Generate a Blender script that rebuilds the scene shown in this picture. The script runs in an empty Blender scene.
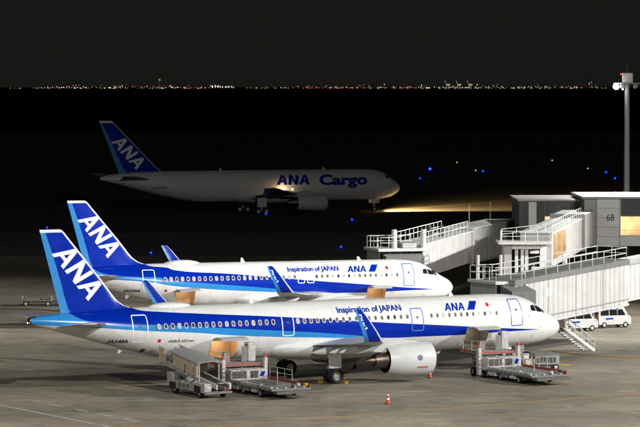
import bpy, bmesh, math, random
from math import sin, cos, pi, radians, sqrt
from mathutils import Vector, Matrix
random.seed(7)
sc = bpy.context.scene
col = sc.collection

# ------------------------------------------------------------------ camera, sky, lights, exposure
cam = bpy.data.objects.new('camera', bpy.data.cameras.new('camera')); col.objects.link(cam)
cam.data.sensor_width = 36; cam.data.lens = 3047/640*36
cam.data.clip_start = 1; cam.data.clip_end = 90000
cam.location = (0, 0, 21.966)
cam.rotation_euler = (pi/2-math.atan(127.5/3047), 0, 0)
sc.camera = cam
w = bpy.data.worlds.new('World'); sc.world = w; w.use_nodes = True
wn = w.node_tree.nodes; wl = w.node_tree.links
bg = wn['Background']
sky = wn.new('ShaderNodeTexSky'); sky.sky_type = 'NISHITA'; sky.sun_disc = False
sky.sun_elevation = radians(-9); sky.sun_rotation = radians(200)
mixs = wn.new('ShaderNodeMix'); mixs.data_type = 'RGBA'; mixs.blend_type = 'ADD'; mixs.inputs[0].default_value = 1
wl.new(sky.outputs[0], mixs.inputs[6]); mixs.inputs[7].default_value = (.0860, .0855, .0740, 1)   # light pollution of the city
wl.new(mixs.outputs[2], bg.inputs[0]); bg.inputs[1].default_value = .10
sc.view_settings.view_transform = 'Standard'; sc.view_settings.look = 'None'
sc.view_settings.exposure = 0; sc.view_settings.gamma = 1
sc.render.engine = 'CYCLES'
sc.cycles.max_bounces = 6

def floodlight(name, loc, aim, watts, size_deg, blend=.6, rad=1.2, colr=(1, .985, .95)):
    l = bpy.data.lights.new(name, 'SPOT'); l.energy = watts; l.spot_size = radians(size_deg); l.spot_blend = blend
    l.shadow_soft_size = rad; l.color = colr
    o = bpy.data.objects.new(name, l); col.objects.link(o); o.location = loc
    o.rotation_euler = (Vector(aim)-Vector(loc)).to_track_quat('-Z', 'Y').to_euler()
    return o
# apron floodlights on the terminal roof and on the masts beside the stands, plus an added fill
floodlight('apron_flood_and_fill', (48, 120, 50), (2, 238, 0), 3.9e5, 66, .8)
floodlight('apron_flood_and_fill', (112, 204, 48), (-6, 222, 0), 5.1e5, 60, .8)
floodlight('apron_flood_and_fill', (118, 252, 46), (-9, 288, 2), 1.25e6, 36, .8)
floodlight('apron_flood_and_fill', (-70, 140, 52), (-14, 224, 0), 1.1e5, 50, .8)  # added fill from the left to lift the ground, not a known mast

# ------------------------------------------------------------------ materials
MATS = {}
def nt(m): return m.node_tree.nodes, m.node_tree.links
def pmat(name, c, rough=.5, metal=0, var=.0, scale=3, coat=0, bump=0, emit=None, es=0, alpha=1, trans=0):
    if name in MATS: return MATS[name]
    m = bpy.data.materials.new(name); m.use_nodes = True; n, l = nt(m); b = n['Principled BSDF']
    b.inputs['Base Color'].default_value = (*c, 1); b.inputs['Roughness'].default_value = rough; b.inputs['Metallic'].default_value = metal
    b.inputs['Coat Weight'].default_value = coat
    if trans: b.inputs['Transmission Weight'].default_value = trans
    if emit: b.inputs['Emission Color'].default_value = (*emit, 1); b.inputs['Emission Strength'].default_value = es
    if var:
        tc = n.new('ShaderNodeTexCoord'); no = n.new('ShaderNodeTexNoise'); no.inputs['Scale'].default_value = scale; no.inputs['Detail'].default_value = 6
        no.inputs['Roughness'].default_value = .65
        l.new(tc.outputs['Object'], no.inputs['Vector'])
        mr = n.new('ShaderNodeMapRange'); mr.inputs[1].default_value = .25; mr.inputs[2].default_value = .75
        mr.inputs[3].default_value = 1-var; mr.inputs[4].default_value = 1+var*.35; l.new(no.outputs['Fac'], mr.inputs[0])
        mx = n.new('ShaderNodeMix'); mx.data_type = 'RGBA'; mx.blend_type = 'MULTIPLY'; mx.inputs[0].default_value = 1
        mx.inputs[6].default_value = (*c, 1); l.new(mr.outputs[0], mx.inputs[7]); l.new(mx.outputs[2], b.inputs['Base Color'])
        r2 = n.new('ShaderNodeMapRange'); r2.inputs[3].default_value = max(.05, rough-.1); r2.inputs[4].default_value = min(1, rough+.15)
        l.new(no.outputs['Fac'], r2.inputs[0]); l.new(r2.outputs[0], b.inputs['Roughness'])
        if bump:
            bp = n.new('ShaderNodeBump'); bp.inputs['Strength'].default_value = bump; bp.inputs['Distance'].default_value = .02
            l.new(no.outputs['Fac'], bp.inputs['Height']); l.new(bp.outputs[0], b.inputs['Normal'])
    MATS[name] = m; return m
DARKB = (.0, .022, .36); LIGHTB = (.025, .25, .62); WHITE = (.80, .80, .79)
white = pmat('white_paint', WHITE, .28, var=.06, scale=.8, coat=.3)
dblue = pmat('dark_blue_paint', DARKB, .25, var=.05, scale=.8)
dblue.node_tree.nodes['Principled BSDF'].inputs['Specular IOR Level'].default_value = .22
lblue = pmat('light_blue_paint', LIGHTB, .28, var=.05, scale=.8, coat=.3)
wgrey = pmat('wing_grey_paint', (.50, .51, .52), .35, var=.12, scale=1.2)
bellyg = pmat('belly_paint', (.70, .70, .69), .35, var=.16, scale=.9)
metal = pmat('bare_metal', (.55, .54, .52), .32, 1, var=.2, scale=4)
hotmetal = pmat('exhaust_metal', (.20, .16, .13), .40, 1, var=.35, scale=5)
darkm = pmat('dark_metal', (.05, .05, .052), .5, var=.3, scale=5)
tyre = pmat('tyre_rubber', (.018, .018, .018), .85, var=.3, scale=6)
glassd = pmat('dark_glass', (.012, .014, .018), .08, coat=.5)
winr = pmat('window_surround', (.62, .62, .60), .35)
winp = pmat('cabin_window', (.15, .12, .10), .15)
winb = pmat('cabin_window_blind', (.42, .38, .33), .4); wind = pmat('cabin_window_dark', (.05, .045, .045), .12)
redp = pmat('red_paint', (.55, .02, .02), .4)
orangep = pmat('orange_plastic', (.60, .06, .02), .5, var=.15, scale=6)
gsew = pmat('equipment_white', (.52, .51, .48), .55, var=.45, scale=2.3)
gseg = pmat('equipment_grey', (.20, .20, .20), .55, var=.35, scale=2.2)
steel = pmat('galvanised_steel', (.50, .50, .49), .45, .6, var=.2, scale=5)
deckm = pmat('roller_deck', (.13, .125, .12), .5, .3, var=.35, scale=3)
yellow = pmat('yellow_paint', (.65, .40, .02), .55, var=.3, scale=4)
tanm = pmat('hold_liner', (.58, .40, .23), .6, var=.15, scale=2)
canvas = pmat('canvas_cream', (.60, .50, .33), .8, var=.25, scale=3)
bridgew = pmat('bridge_white', (.68, .68, .67), .5, var=.14, scale=.9)
def streaks(m, amt=.35):
    n, l = nt(m); b = n['Principled BSDF']; lk = b.inputs['Base Color'].links[0]; src = lk.from_socket
    tc = n.new('ShaderNodeTexCoord'); mp = n.new('ShaderNodeMapping'); mp.inputs['Scale'].default_value = (2.2, 2.2, .16); l.new(tc.outputs['Object'], mp.inputs[0])
    no = n.new('ShaderNodeTexNoise'); no.inputs['Scale'].default_value = 1.3; no.inputs['Detail'].default_value = 7; l.new(mp.outputs[0], no.inputs[0])
    mr = n.new('ShaderNodeMapRange'); mr.inputs[1].default_value = .48; mr.inputs[2].default_value = .74; mr.inputs[3].default_value = 1; mr.inputs[4].default_value = 1-amt; l.new(no.outputs[0], mr.inputs[0])
    mx = n.new('ShaderNodeMix'); mx.data_type = 'RGBA'; mx.blend_type = 'MULTIPLY'; mx.inputs[0].default_value = 1; l.new(src, mx.inputs[6]); l.new(mr.outputs[0], mx.inputs[7]); l.new(mx.outputs[2], b.inputs['Base Color'])
streaks(bridgew, .2)
bridgeb = pmat('bridge_bright_white', (.47, .47, .46), .45, var=.14, scale=.9)
bridgeg = pmat('bridge_grey', (.42, .42, .41), .5, var=.2, scale=1.0)
roofg = pmat('roof_membrane', (.24, .24, .24), .8, var=.3, scale=1.3, bump=.2)
railw = pmat('rail_white', (.66, .66, .64), .45)
clad = pmat('cladding_grey', (.72, .72, .71), .45, var=.10, scale=.7)
cladd = pmat('cladding_dark', (.22, .225, .23), .5, var=.15, scale=.7)
concrete = pmat('concrete', (.33, .32, .29), .85, var=.25, scale=2)
lamp = pmat('lamp_lens', (.9, .9, .9), .3, emit=(1, .98, .95), es=70)
blackp = pmat('black_paint', (.02, .02, .02), .5)

def curve_node(n, l, src, pts, xs, zs):
    fc = n.new('ShaderNodeFloatCurve'); cv = fc.mapping.curves[0]
    pts = sorted(pts)
    while len(cv.points) < len(pts): cv.points.new(.5, .5)
    for p, (x, z) in zip(cv.points, pts): p.location = (x/xs, z/zs); p.handle_type = 'AUTO'
    fc.mapping.update(); l.new(src, fc.inputs['Value']); return fc.outputs[0]
def livery(name, L, k):
    m = bpy.data.materials.new(name); m.use_nodes = True; n, l = nt(m); b = n['Principled BSDF']
    tc = n.new('ShaderNodeTexCoord'); sp = n.new('ShaderNodeSeparateXYZ'); l.new(tc.outputs['Object'], sp.inputs[0])
    def mth(op, a, c, d=None):
        q = n.new('ShaderNodeMath'); q.operation = op
        for i, v in enumerate((a, c, d)):
            if v is None: continue
            if isinstance(v, (int, float)): q.inputs[i].default_value = v
            else: l.new(v, q.inputs[i])
        return q.outputs[0]
    sn = mth('DIVIDE', sp.outputs[0], -50.0); z8 = mth('DIVIDE', sp.outputs[2], 8.0)
    S = lambda pts: [(x*k if x < 34 else x-(44.5-L), z) for x, z in pts]
    top = curve_node(n, l, sn, S([(0, 3.0), (2.2, 3.08), (2.9, 3.15), (6.5, 3.4), (11, 3.76), (17, 4.22), (22, 4.64), (25.3, 4.91), (31.7, 5.35), (34.8, 5.57), (36.3, 5.72), (37.4, 6.4), (44.5, 7.5)]), 50, 8)
    mid = curve_node(n, l, sn, S([(0, 3.13), (2.85, 3.13), (6.44, 3.08), (9.1, 3.0), (13.5, 2.99), (16.5, 3.02), (19.5, 3.36), (22.5, 3.66), (28.7, 4.15), (32, 4.41), (35.1, 4.66), (39.4, 4.88), (40.4, 5.06), (41.5, 5.57), (42.3, 6.5), (44.5, 7.5)]), 50, 8)
    bot = curve_node(n, l, sn, S([(0, 3.13), (2.84, 3.13), (6.44, 3.08), (9.1, 3.0), (13.5, 3.0), (16.5, 3.02), (22.5, 3.28), (28.7, 3.65), (32.5, 4.02), (36, 4.25), (39.5, 4.56), (42.9, 4.8), (44.5, 4.94)]), 50, 8)
    def step(e): return mth('MULTIPLY_ADD', mth('SUBTRACT', z8, e), 2600.0, .5)
    def cl(x): 
        q = n.new('ShaderNodeClamp'); l.new(x, q.inputs[0]); return q.outputs[0]
    a_bot = cl(step(bot)); a_mid = cl(step(mid)); a_top = cl(step(top))
    def mix(f, A, B):
        q = n.new('ShaderNodeMix'); q.data_type = 'RGBA'; l.new(f, q.inputs[0])
        for i, v in ((6, A), (7, B)):
            if isinstance(v, tuple): q.inputs[i].default_value = (*v, 1)
            else: l.new(v, q.inputs[i])
        return q.outputs[2]
    c = mix(a_bot, (.74, .74, .73), LIGHTB); c = mix(a_mid, c, DARKB); c = mix(a_top, c, WHITE)
    # dirt streaks and panel seams
    no = n.new('ShaderNodeTexNoise'); no.inputs['Scale'].default_value = 1.0; no.inputs['Detail'].default_value = 7
    mp = n.new('ShaderNodeMapping'); mp.inputs['Scale'].default_value = (.5, 1.6, 1.2); l.new(tc.outputs['Object'], mp.inputs[0]); l.new(mp.outputs[0], no.inputs[0])
    mr = n.new('ShaderNodeMapRange'); mr.inputs[1].default_value = .3; mr.inputs[2].default_value = .7; mr.inputs[3].default_value = .90; mr.inputs[4].default_value = 1.0
    l.new(no.outputs[0], mr.inputs[0])
    fr = mth('ABSOLUTE', mth('SUBTRACT', mth('FRACT', mth('DIVIDE', sp.outputs[0], 3.2), None), .5), None)
    seam = mth('MULTIPLY_ADD', mth('LESS_THAN', fr, .0055), -.20, 1.0)
    fz = mth('ABSOLUTE', mth('SUBTRACT', mth('FRACT', mth('DIVIDE', sp.outputs[2], .83), None), .5), None)
    seam2 = mth('MULTIPLY_ADD', mth('LESS_THAN', fz, .012), -.10, 1.0)
    nb = n.new('ShaderNodeTexNoise'); nb.inputs['Scale'].default_value = 2.0; nb.inputs['Detail'].default_value = 6; mpb = n.new('ShaderNodeMapping'); mpb.inputs['Scale'].default_value = (1.6, 1, .14); l.new(tc.outputs['Object'], mpb.inputs[0]); l.new(mpb.outputs[0], nb.inputs[0])
    dr = n.new('ShaderNodeMapRange'); dr.inputs[1].default_value = .5; dr.inputs[2].default_value = .75; dr.inputs[3].default_value = 1; dr.inputs[4].default_value = .91; l.new(nb.outputs[0], dr.inputs[0])
    d = mth('MULTIPLY', mth('MULTIPLY', mr.outputs[0], seam), mth('MULTIPLY', seam2, dr.outputs[0]))
    q = n.new('ShaderNodeMix'); q.data_type = 'RGBA'; q.blend_type = 'MULTIPLY'; q.inputs[0].default_value = 1; l.new(c, q.inputs[6]); l.new(d, q.inputs[7])
    l.new(q.outputs[2], b.inputs['Base Color']); b.inputs['Roughness'].default_value = .22; b.inputs['Specular IOR Level'].default_value = .35
    return m

# ------------------------------------------------------------------ mesh helpers
class MB:
    def __init__(s): s.v = []; s.f = []; s.m = []
    def add(s, vs, fs, mi=0):
        o = len(s.v); s.v += [tuple(p) for p in vs]; s.f += [tuple(i+o for i in f) for f in fs]; s.m += [mi]*len(fs); return s
    def box(s, x0, x1, y0, y1, z0, z1, mi=0, M=None):
        vs = [Vector((x, y, z)) for z in (z0, z1) for y in (y0, y1) for x in (x0, x1)]
        if M: vs = [M @ p for p in vs]
        return s.add(vs, [(0, 2, 3, 1), (4, 5, 7, 6), (0, 1, 5, 4), (2, 6, 7, 3), (0, 4, 6, 2), (1, 3, 7, 5)], mi)
    def bar(s, p, q, wx, wz, mi=0):
        p, q = Vector(p), Vector(q); d = (q-p).normalized(); up = Vector((0, 0, 1)) if abs(d.z) < .95 else Vector((1, 0, 0))
        a = d.cross(up).normalized()*wx/2; b = a.cross(d).normalized()*wz/2
        vs = [e+i*a+j*b for e in (p, q) for i, j in ((-1, -1), (1, -1), (1, 1), (-1, 1))]
        return s.add(vs, [(3, 2, 1, 0), (4, 5, 6, 7), (0, 1, 5, 4), (1, 2, 6, 5), (2, 3, 7, 6), (3, 0, 4, 7)], mi)
    def tube(s, p, q, r0, r1=None, n=10, mi=0, cap=True):
        r1 = r0 if r1 is None else r1; p, q = Vector(p), Vector(q); d = (q-p).normalized()
        up = Vector((0, 0, 1)) if abs(d.z) < .95 else Vector((1, 0, 0)); a = d.cross(up).normalized(); b = a.cross(d).normalized()
        return s.loft([[p+(a*cos(2*pi*i/n)+b*sin(2*pi*i/n))*r0 for i in range(n)], [q+(a*cos(2*pi*i/n)+b*sin(2*pi*i/n))*r1 for i in range(n)]], cap, cap, mi)
    def path(s, pts, r, n=8, mi=0):
        pts = [Vector(p) for p in pts]; rings = []
        for i, p in enumerate(pts):
            d = (pts[min(i+1, len(pts)-1)]-pts[max(i-1, 0)]).normalized(); up = Vector((0, 0, 1)) if abs(d.z) < .95 else Vector((1, 0, 0))
            a = d.cross(up).normalized(); b = a.cross(d).normalized(); rings.append([p+(a*cos(2*pi*k/n)+b*sin(2*pi*k/n))*r for k in range(n)])
        return s.loft(rings, True, True, mi)
    def loft(s, rings, c0=True, c1=True, mi=0):
        n = len(rings[0]); vs = [p for r in rings for p in r]; fs = []
        for i in range(len(rings)-1):
            for j in range(n):
                k = (j+1) % n; fs.append((i*n+j, i*n+k, (i+1)*n+k, (i+1)*n+j))
        if c0: fs.append(tuple(range(n))[::-1])
        if c1: fs.append(tuple((len(rings)-1)*n+j for j in range(n)))
        return s.add(vs, fs, mi)
    def lathe(s, prof, origin, axis='x', n=28, mi=0):   # prof: (along, radius)
        o = Vector(origin); rings = []
        for a, r in prof:
            ring = []
            for i in range(n):
                t = 2*pi*i/n
                ring.append(o+(Vector((a, r*cos(t), r*sin(t))) if axis == 'x' else Vector((r*cos(t), a, r*sin(t))) if axis == 'y' else Vector((r*cos(t), r*sin(t), a))))
            rings.append(ring)
        return s.loft(rings, False, False, mi)
    def prism(s, poly, y0, y1, mi=0, M=None):           # poly in (x,z), extruded along y
        vs = [Vector((x, y, z)) for y in (y0, y1) for x, z in poly]; n = len(poly)
        if M: vs = [M @ p for p in vs]
        fs = [tuple(range(n)), tuple(range(2*n-1, n-1, -1))]+[(i, i+n, (i+1) % n+n, (i+1) % n) for i in range(n)]
        return s.add(vs, fs, mi)
    def build(s, name, mats, parent=None, smooth=False, bevel=0, fix=True):
        me = bpy.data.meshes.new(name); me.from_pydata(s.v, [], s.f)
        mats = mats if isinstance(mats, (list, tuple)) else [mats]
        for m in mats: me.materials.append(m)
        me.polygons.foreach_set('material_index', s.m)
        if fix:
            bm = bmesh.new(); bm.from_mesh(me); bmesh.ops.recalc_face_normals(bm, faces=bm.faces); bm.to_mesh(me); bm.free()
        if smooth: me.shade_smooth(); 
        me.update()
        o = bpy.data.objects.new(name, me); col.objects.link(o)
        if smooth == 'auto' or smooth is True: me.set_sharp_from_angle(angle=radians(40))
        if bevel:
            b = o.modifiers.new('bevel', 'BEVEL'); b.width = bevel; b.segments = 2; b.limit_method = 'ANGLE'
        if parent: o.parent = parent
        return o
def tag(o, label, cat, group=None):
    o['label'] = label; o['category'] = cat
    if group: o['group'] = group
    return o
def thing(name, label, cat, loc=(0, 0, 0), rz=0, group=None):
    o = bpy.data.objects.new(name, None); col.objects.link(o); o.location = loc; o.rotation_euler = (0, 0, rz); o.empty_display_size = .5
    return tag(o, label, cat, group)
def struct(o): o['kind'] = 'structure'; return o
def inst(src, parent, loc=(0, 0, 0), rot=(0, 0, 0), sc_=None):
    o = bpy.data.objects.new(src.name.split('.')[0], src.data); col.objects.link(o); o.parent = parent; o.location = loc; o.rotation_euler = rot
    if sc_: o.scale = sc_
    return o
def copy_tree(o, parent=None):
    c = o.copy(); col.objects.link(c); c.parent = parent
    for ch in list(o.children): copy_tree(ch, c)
    return c
def pchip(xs, ys, x):
    n = len(xs); h = [xs[i+1]-xs[i] for i in range(n-1)]; d = [(ys[i+1]-ys[i])/h[i] for i in range(n-1)]
    m = [d[0]]+[0 if d[i-1]*d[i] <= 0 else 2*d[i-1]*d[i]/(d[i-1]+d[i]) for i in range(1, n-1)]+[d[-1]]
    x = min(max(x, xs[0]), xs[-1]); i = 0
    while i < n-2 and x > xs[i+1]: i += 1
    t = (x-xs[i])/h[i]
    return (1+2*t)*(1-t)**2*ys[i]+t*(1-t)**2*h[i]*m[i]+t*t*(3-2*t)*ys[i+1]+t*t*(t-1)*h[i]*m[i+1]

# ------------------------------------------------------------------ the ground
def ground_mat(name, c, rough, stains=.4, scale=.05, fine=.12, bumps=.25, marks=False):
    m = bpy.data.materials.new(name); m.use_nodes = True; n, l = nt(m); b = n['Principled BSDF']
    tc = n.new('ShaderNodeTexCoord')
    def noise(s, d, vec=None, r=.6):
        q = n.new('ShaderNodeTexNoise'); q.inputs['Scale'].default_value = s; q.inputs['Detail'].default_value = d; q.inputs['Roughness'].default_value = r
        l.new(vec or tc.outputs['Object'], q.inputs[0]); return q.outputs[0]
    def rng(x, a, bb, lo, hi):
        q = n.new('ShaderNodeMapRange'); q.inputs[1].default_value = a; q.inputs[2].default_value = bb; q.inputs[3].default_value = lo; q.inputs[4].default_value = hi; l.new(x, q.inputs[0]); return q.outputs[0]
    def mul(a, bb):
        q = n.new('ShaderNodeMath'); q.operation = 'MULTIPLY'; l.new(a, q.inputs[0]); l.new(bb, q.inputs[1]); return q.outputs[0]
    big = rng(noise(scale, 5), .35, .7, 1-stains, 1.12)
    f = mul(big, rng(noise(2.2, 8, r=.75), .3, .7, 1-fine, 1+fine*.6))
    f = mul(f, rng(noise(.45, 6), .42, .62, 1-stains*.35, 1.0))
    if marks:
        f = mul(f, rng(noise(9.0, 5, r=.8), .35, .65, .86, 1.06))
        v2 = n.new('ShaderNodeTexVoronoi'); v2.inputs['Scale'].default_value = .55; v2.inputs['Randomness'].default_value = 1; l.new(tc.outputs['Object'], v2.inputs['Vector'])
        sv = n.new('ShaderNodeSeparateColor'); l.new(v2.outputs['Color'], sv.inputs[0]); rad = rng(sv.outputs[0], .55, 1.0, .0, .32)
        sb_ = n.new('ShaderNodeMath'); sb_.operation = 'SUBTRACT'; l.new(v2.outputs['Distance'], sb_.inputs[0]); l.new(rad, sb_.inputs[1]); f = mul(f, rng(sb_.outputs[0], 0, .22, .74, 1.0))
    if marks:      # rubber and drip marks drawn out along the way the aircraft roll in, and old repair patches
        mp = n.new('ShaderNodeMapping'); mp.inputs['Rotation'].default_value = (0, 0, -.46); mp.inputs['Scale'].default_value = (.05, .9, 1); l.new(tc.outputs['Object'], mp.inputs[0])
        f = mul(f, rng(noise(1.0, 4, mp.outputs[0]), .48, .64, 1.0, .80))
        vo = n.new('ShaderNodeTexVoronoi'); vo.feature = 'F1'; vo.distance = 'CHEBYCHEV'; vo.inputs['Scale'].default_value = .085
        mp2 = n.new('ShaderNodeMapping'); mp2.inputs['Rotation'].default_value = (0, 0, -.482); l.new(tc.outputs['Object'], mp2.inputs[0]); l.new(mp2.outputs[0], vo.inputs['Vector'])
        sx = n.new('ShaderNodeSeparateColor'); l.new(vo.outputs['Color'], sx.inputs[0])
        f = mul(f, rng(sx.outputs[0], 0, 1, .84, 1.07))
        br = n.new('ShaderNodeTexBrick'); br.offset = 0; br.inputs['Scale'].default_value = 1; br.inputs['Brick Width'].default_value = 7.5; br.inputs['Row Height'].default_value = 7.5
        br.inputs['Mortar Size'].default_value = .045; br.inputs['Color1'].default_value = (1, 1, 1, 1); br.inputs['Color2'].default_value = (.96, .96, .96, 1); br.inputs['Mortar'].default_value = (.52, .52, .52, 1)
        l.new(mp2.outputs[0], br.inputs[0]); sx2 = n.new('ShaderNodeSeparateColor'); l.new(br.outputs[0], sx2.inputs[0]); f = mul(f, sx2.outputs[0])
    mx = n.new('ShaderNodeMix'); mx.data_type = 'RGBA'; mx.blend_type = 'MULTIPLY'; mx.inputs[0].default_value = 1; mx.inputs[6].default_value = (*c, 1); l.new(f, mx.inputs[7]); l.new(mx.outputs[2], b.inputs['Base Color'])
    b.inputs['Roughness'].default_value = rough
    bp = n.new('ShaderNodeBump'); bp.inputs['Strength'].default_value = bumps; bp.inputs['Distance'].default_value = .02; l.new(noise(6, 6), bp.inputs['Height']); l.new(bp.outputs[0], b.inputs['Normal'])
    return m
def sheet(name, poly, z, mat):
    me = bpy.data.meshes.new(name); me.from_pydata([(x, y, z) for x, y in poly], [], [tuple(range(len(poly)))]); me.materials.append(mat)
    o = bpy.data.objects.new(name, me); col.objects.link(o); return o
grassm = ground_mat('airfield_grass', (.055, .06, .025), .95, .4, .03, .4, .6)
asph = ground_mat('taxiway_asphalt', (.045, .045, .043), .85, .3, .03)
apronm = ground_mat('apron_concrete', (.45, .40, .305), .80, .46, .05, .18, .2, True)
waterm = pmat('bay_water', (.004, .005, .006), 1.0)
waterm.node_tree.nodes['Principled BSDF'].inputs['Specular IOR Level'].default_value = .02
struct(sheet('ground', [(-2600, -60), (2600, -60), (2600, 1500), (-2600, 1500)], -.03, grassm))
struct(sheet('bay_water', [(-60000, 1500), (60000, 1500), (60000, 60000), (-60000, 60000)], -3, waterm))
apron = struct(sheet('apron', [(-400, -60), (400, -60), (400, 400), (-400, 388)], 0, apronm))
struct(sheet('taxi_lane', [(-900, 380), (-400, 388), (400, 400), (900, 408), (900, 462), (-900, 450)], -.008, ground_mat('taxi_lane_asphalt', (.15, .145, .125), .85, .4, .03)))
struct(sheet('taxiway', [(-900, 480), (900, 480), (900, 566), (-900, 566)], -.012, asph))
struct(sheet('runway', [(-2000, 930), (2000, 930), (2000, 990), (-2000, 990)], -.012, asph))
def paint(name, c, wear=.45):
    m = bpy.data.materials.new(name); m.use_nodes = True; n, l = nt(m); b = n['Principled BSDF']
    tc = n.new('ShaderNodeTexCoord'); no = n.new('ShaderNodeTexNoise'); no.inputs['Scale'].default_value = 1.7; no.inputs['Detail'].default_value = 8; no.inputs['Roughness'].default_value = .7
    l.new(tc.outputs['Object'], no.inputs[0]); cr = n.new('ShaderNodeMapRange'); cr.inputs[1].default_value = .42; cr.inputs[2].default_value = .62; cr.inputs[3].default_value = 1; cr.inputs[4].default_value = 1-wear
    l.new(no.outputs[0], cr.inputs[0]); mx = n.new('ShaderNodeMix'); mx.data_type = 'RGBA'; l.new(cr.outputs[0], mx.inputs[0]); mx.inputs[6].default_value = (.33, .31, .26, 1); mx.inputs[7].default_value = (*c, 1)
    l.new(mx.outputs[2], b.inputs['Base Color']); b.inputs['Roughness'].default_value = .75; return m
pyel = paint('line_yellow', (.46, .23, .04), .75); pwhi = paint('line_white', (.52, .51, .47), .85); pred = paint('line_red', (.40, .12, .07), .7)
def line(name, pts, wd, mat, z=.004, par=None):
    mb = MB(); pts = [Vector((x, y, z)) for x, y in pts]
    L_, R_ = [], []
    for i, p in enumerate(pts):
        d = (pts[min(i+1, len(pts)-1)]-pts[max(i-1, 0)]).normalized(); nn = Vector((-d.y, d.x, 0))*wd/2; L_.append(p+nn); R_.append(p-nn)
    k = len(pts); mb.add(L_+R_, [(i, i+1, k+i+1, k+i) for i in range(k-1)]); return mb.build(name, mat, par, fix=False)
line('stand_line', [(-60, 158.5), (-4.56, 197.7), (0, 200.7), (10, 208.2), (22.9, 217.1), (60, 241)], .42, pyel, par=apron)
line('lead_in_line', [(-60, 197.1), (16.5, 237.0)], .25, pyel, .0045, apron)
line('lead_in_line', [(-60, 261.3), (10.8, 283.9)], .25, pyel, .0045, apron)
line('service_road_line', [(-70, 315.2), (-20, 317.6)], .45, pwhi, par=apron)
line('service_road_line', [(-70, 304.6), (-29.5, 305.4)], .5, pwhi, par=apron)
line('service_road_line', [(-26, 215.4), (-22.05, 209.3), (-14.3, 196.9), (-9, 188)], .30, pwhi, par=apron)
for i in range(5):
    a = Vector((-20.6, 213.0)).lerp(Vector((-11, 197.5)), i/5); b_ = Vector((-20.6, 213.0)).lerp(Vector((-11, 197.5)), i/5+.11)
    line('service_road_dash', [a, b_], .30, pwhi, .0055, apron)
line('stop_mark', [(5.6, 218.1), (7.9, 218.5)], .5, pwhi, .0055, apron)
line('equipment_line', [(-30, 204), (-14.6, 197.2), (-6, 193.4)], .25, pyel, .006, apron)
line('clearance_line', [(12.5, 215.5), (17, 223.3)], .12, pred, .0055, apron)
line('taxiway_light_streak', [(9.5, 531), (34, 533), (60, 535)], 1.5, pyel, -.006)['kind'] = 'structure'  # yellow strip painted in place of a streak of light, no real marking
line('verge_light_band', [(11, 541), (24, 560), (40, 592), (60, 640)], 4.5, ground_mat('verge_light_tint', (.20, .15, .045), .95), -.003)['kind'] = 'structure'  # verge strip shaped and tinted yellow to stand in for a band of light
# ------------------------------------------------------------------ lettering
def glyphs(word, sp=.06, w=.25):
    out = []; x = 0; e = .72-(.25-w)*1.2; sl = (.49-w)/e; q0, q1 = .25, .25+w*.75
    for ch in word:
        if ch == 'A':
            out += [[(x, 0), (x+w, 0), (x+.49, e), (x+.49, 1), (x+.49-w*.52, 1)], [(x+.98, 0), (x+.49+w*.52, 1), (x+.49, 1), (x+.49, e), (x+.98-w, 0)],
                    [(x+w+sl*q0, q0), (x+.98-w-sl*q0, q0), (x+.98-w-sl*q1, q1), (x+w+sl*q1, q1)]]; x += .98+sp
        else:
            out += [[(x, 0), (x+w, 0), (x+w, 1), (x, 1)], [(x+w, .62), (x+w, 1), (x+.88-w, .38), (x+.88-w, 0)], [(x+.88-w, 0), (x+.88, 0), (x+.88, 1), (x+.88-w, 1)]]; x += .88+sp
    return out, x-sp
def text_bm(body, bold=0.0):
    c = bpy.data.curves.new('t', 'FONT'); c.body = body; c.size = 1; c.offset = bold; c.resolution_u = 3
    o = bpy.data.objects.new('t', c); col.objects.link(o); bpy.context.view_layer.update()
    me = bpy.data.meshes.new_from_object(o.evaluated_get(bpy.context.evaluated_depsgraph_get())); bpy.data.objects.remove(o); bpy.data.curves.remove(c)
    bm = bmesh.new(); bm.from_mesh(me); bpy.data.meshes.remove(me); return bm
def polys_bm(polys):
    bm = bmesh.new()
    for p in polys:
        try: bm.faces.new([bm.verts.new((x, y, 0)) for x, y in p])
        except ValueError: pass
    return bm
def fit_bm(bm, u0, v0, du, dv, shear=0, caps=None):
    """Scale a flat mesh into the box u0..u0+du, v0..v0+dv; caps = (lo, hi) own heights to use instead of its bounds."""
    xs = [v.co.x for v in bm.verts]; ys = [v.co.y for v in bm.verts]; lo, hi = caps or (min(ys), max(ys)); a = min(xs); b = max(xs)
    for v in bm.verts:
        ty = (v.co.y-lo)/(hi-lo); v.co.x = u0+(v.co.x-a)/(b-a)*du+shear*ty*dv; v.co.y = v0+ty*dv
    return bm
def wrap(bm, fn, name, mat, parent, cuts=8, xcuts=0):
    ys = [v.co.y for v in bm.verts]; lo, hi = min(ys), max(ys)
    for i in range(1, cuts): bmesh.ops.bisect_plane(bm, geom=bm.verts[:]+bm.edges[:]+bm.faces[:], plane_co=(0, lo+(hi-lo)*i/cuts, 0), plane_no=(0, 1, 0))
    xs = [v.co.x for v in bm.verts]; lo, hi = min(xs), max(xs)
    for i in range(1, xcuts): bmesh.ops.bisect_plane(bm, geom=bm.verts[:]+bm.edges[:]+bm.faces[:], plane_co=(lo+(hi-lo)*i/xcuts, 0, 0), plane_no=(1, 0, 0))
    for v in bm.verts: v.co = fn(v.co.x, v.co.y)
    me = bpy.data.meshes.new(name); bm.to_mesh(me); bm.free(); me.materials.append(mat)
    o = bpy.data.objects.new(name, me); col.objects.link(o); o.parent = parent; return o

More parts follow.
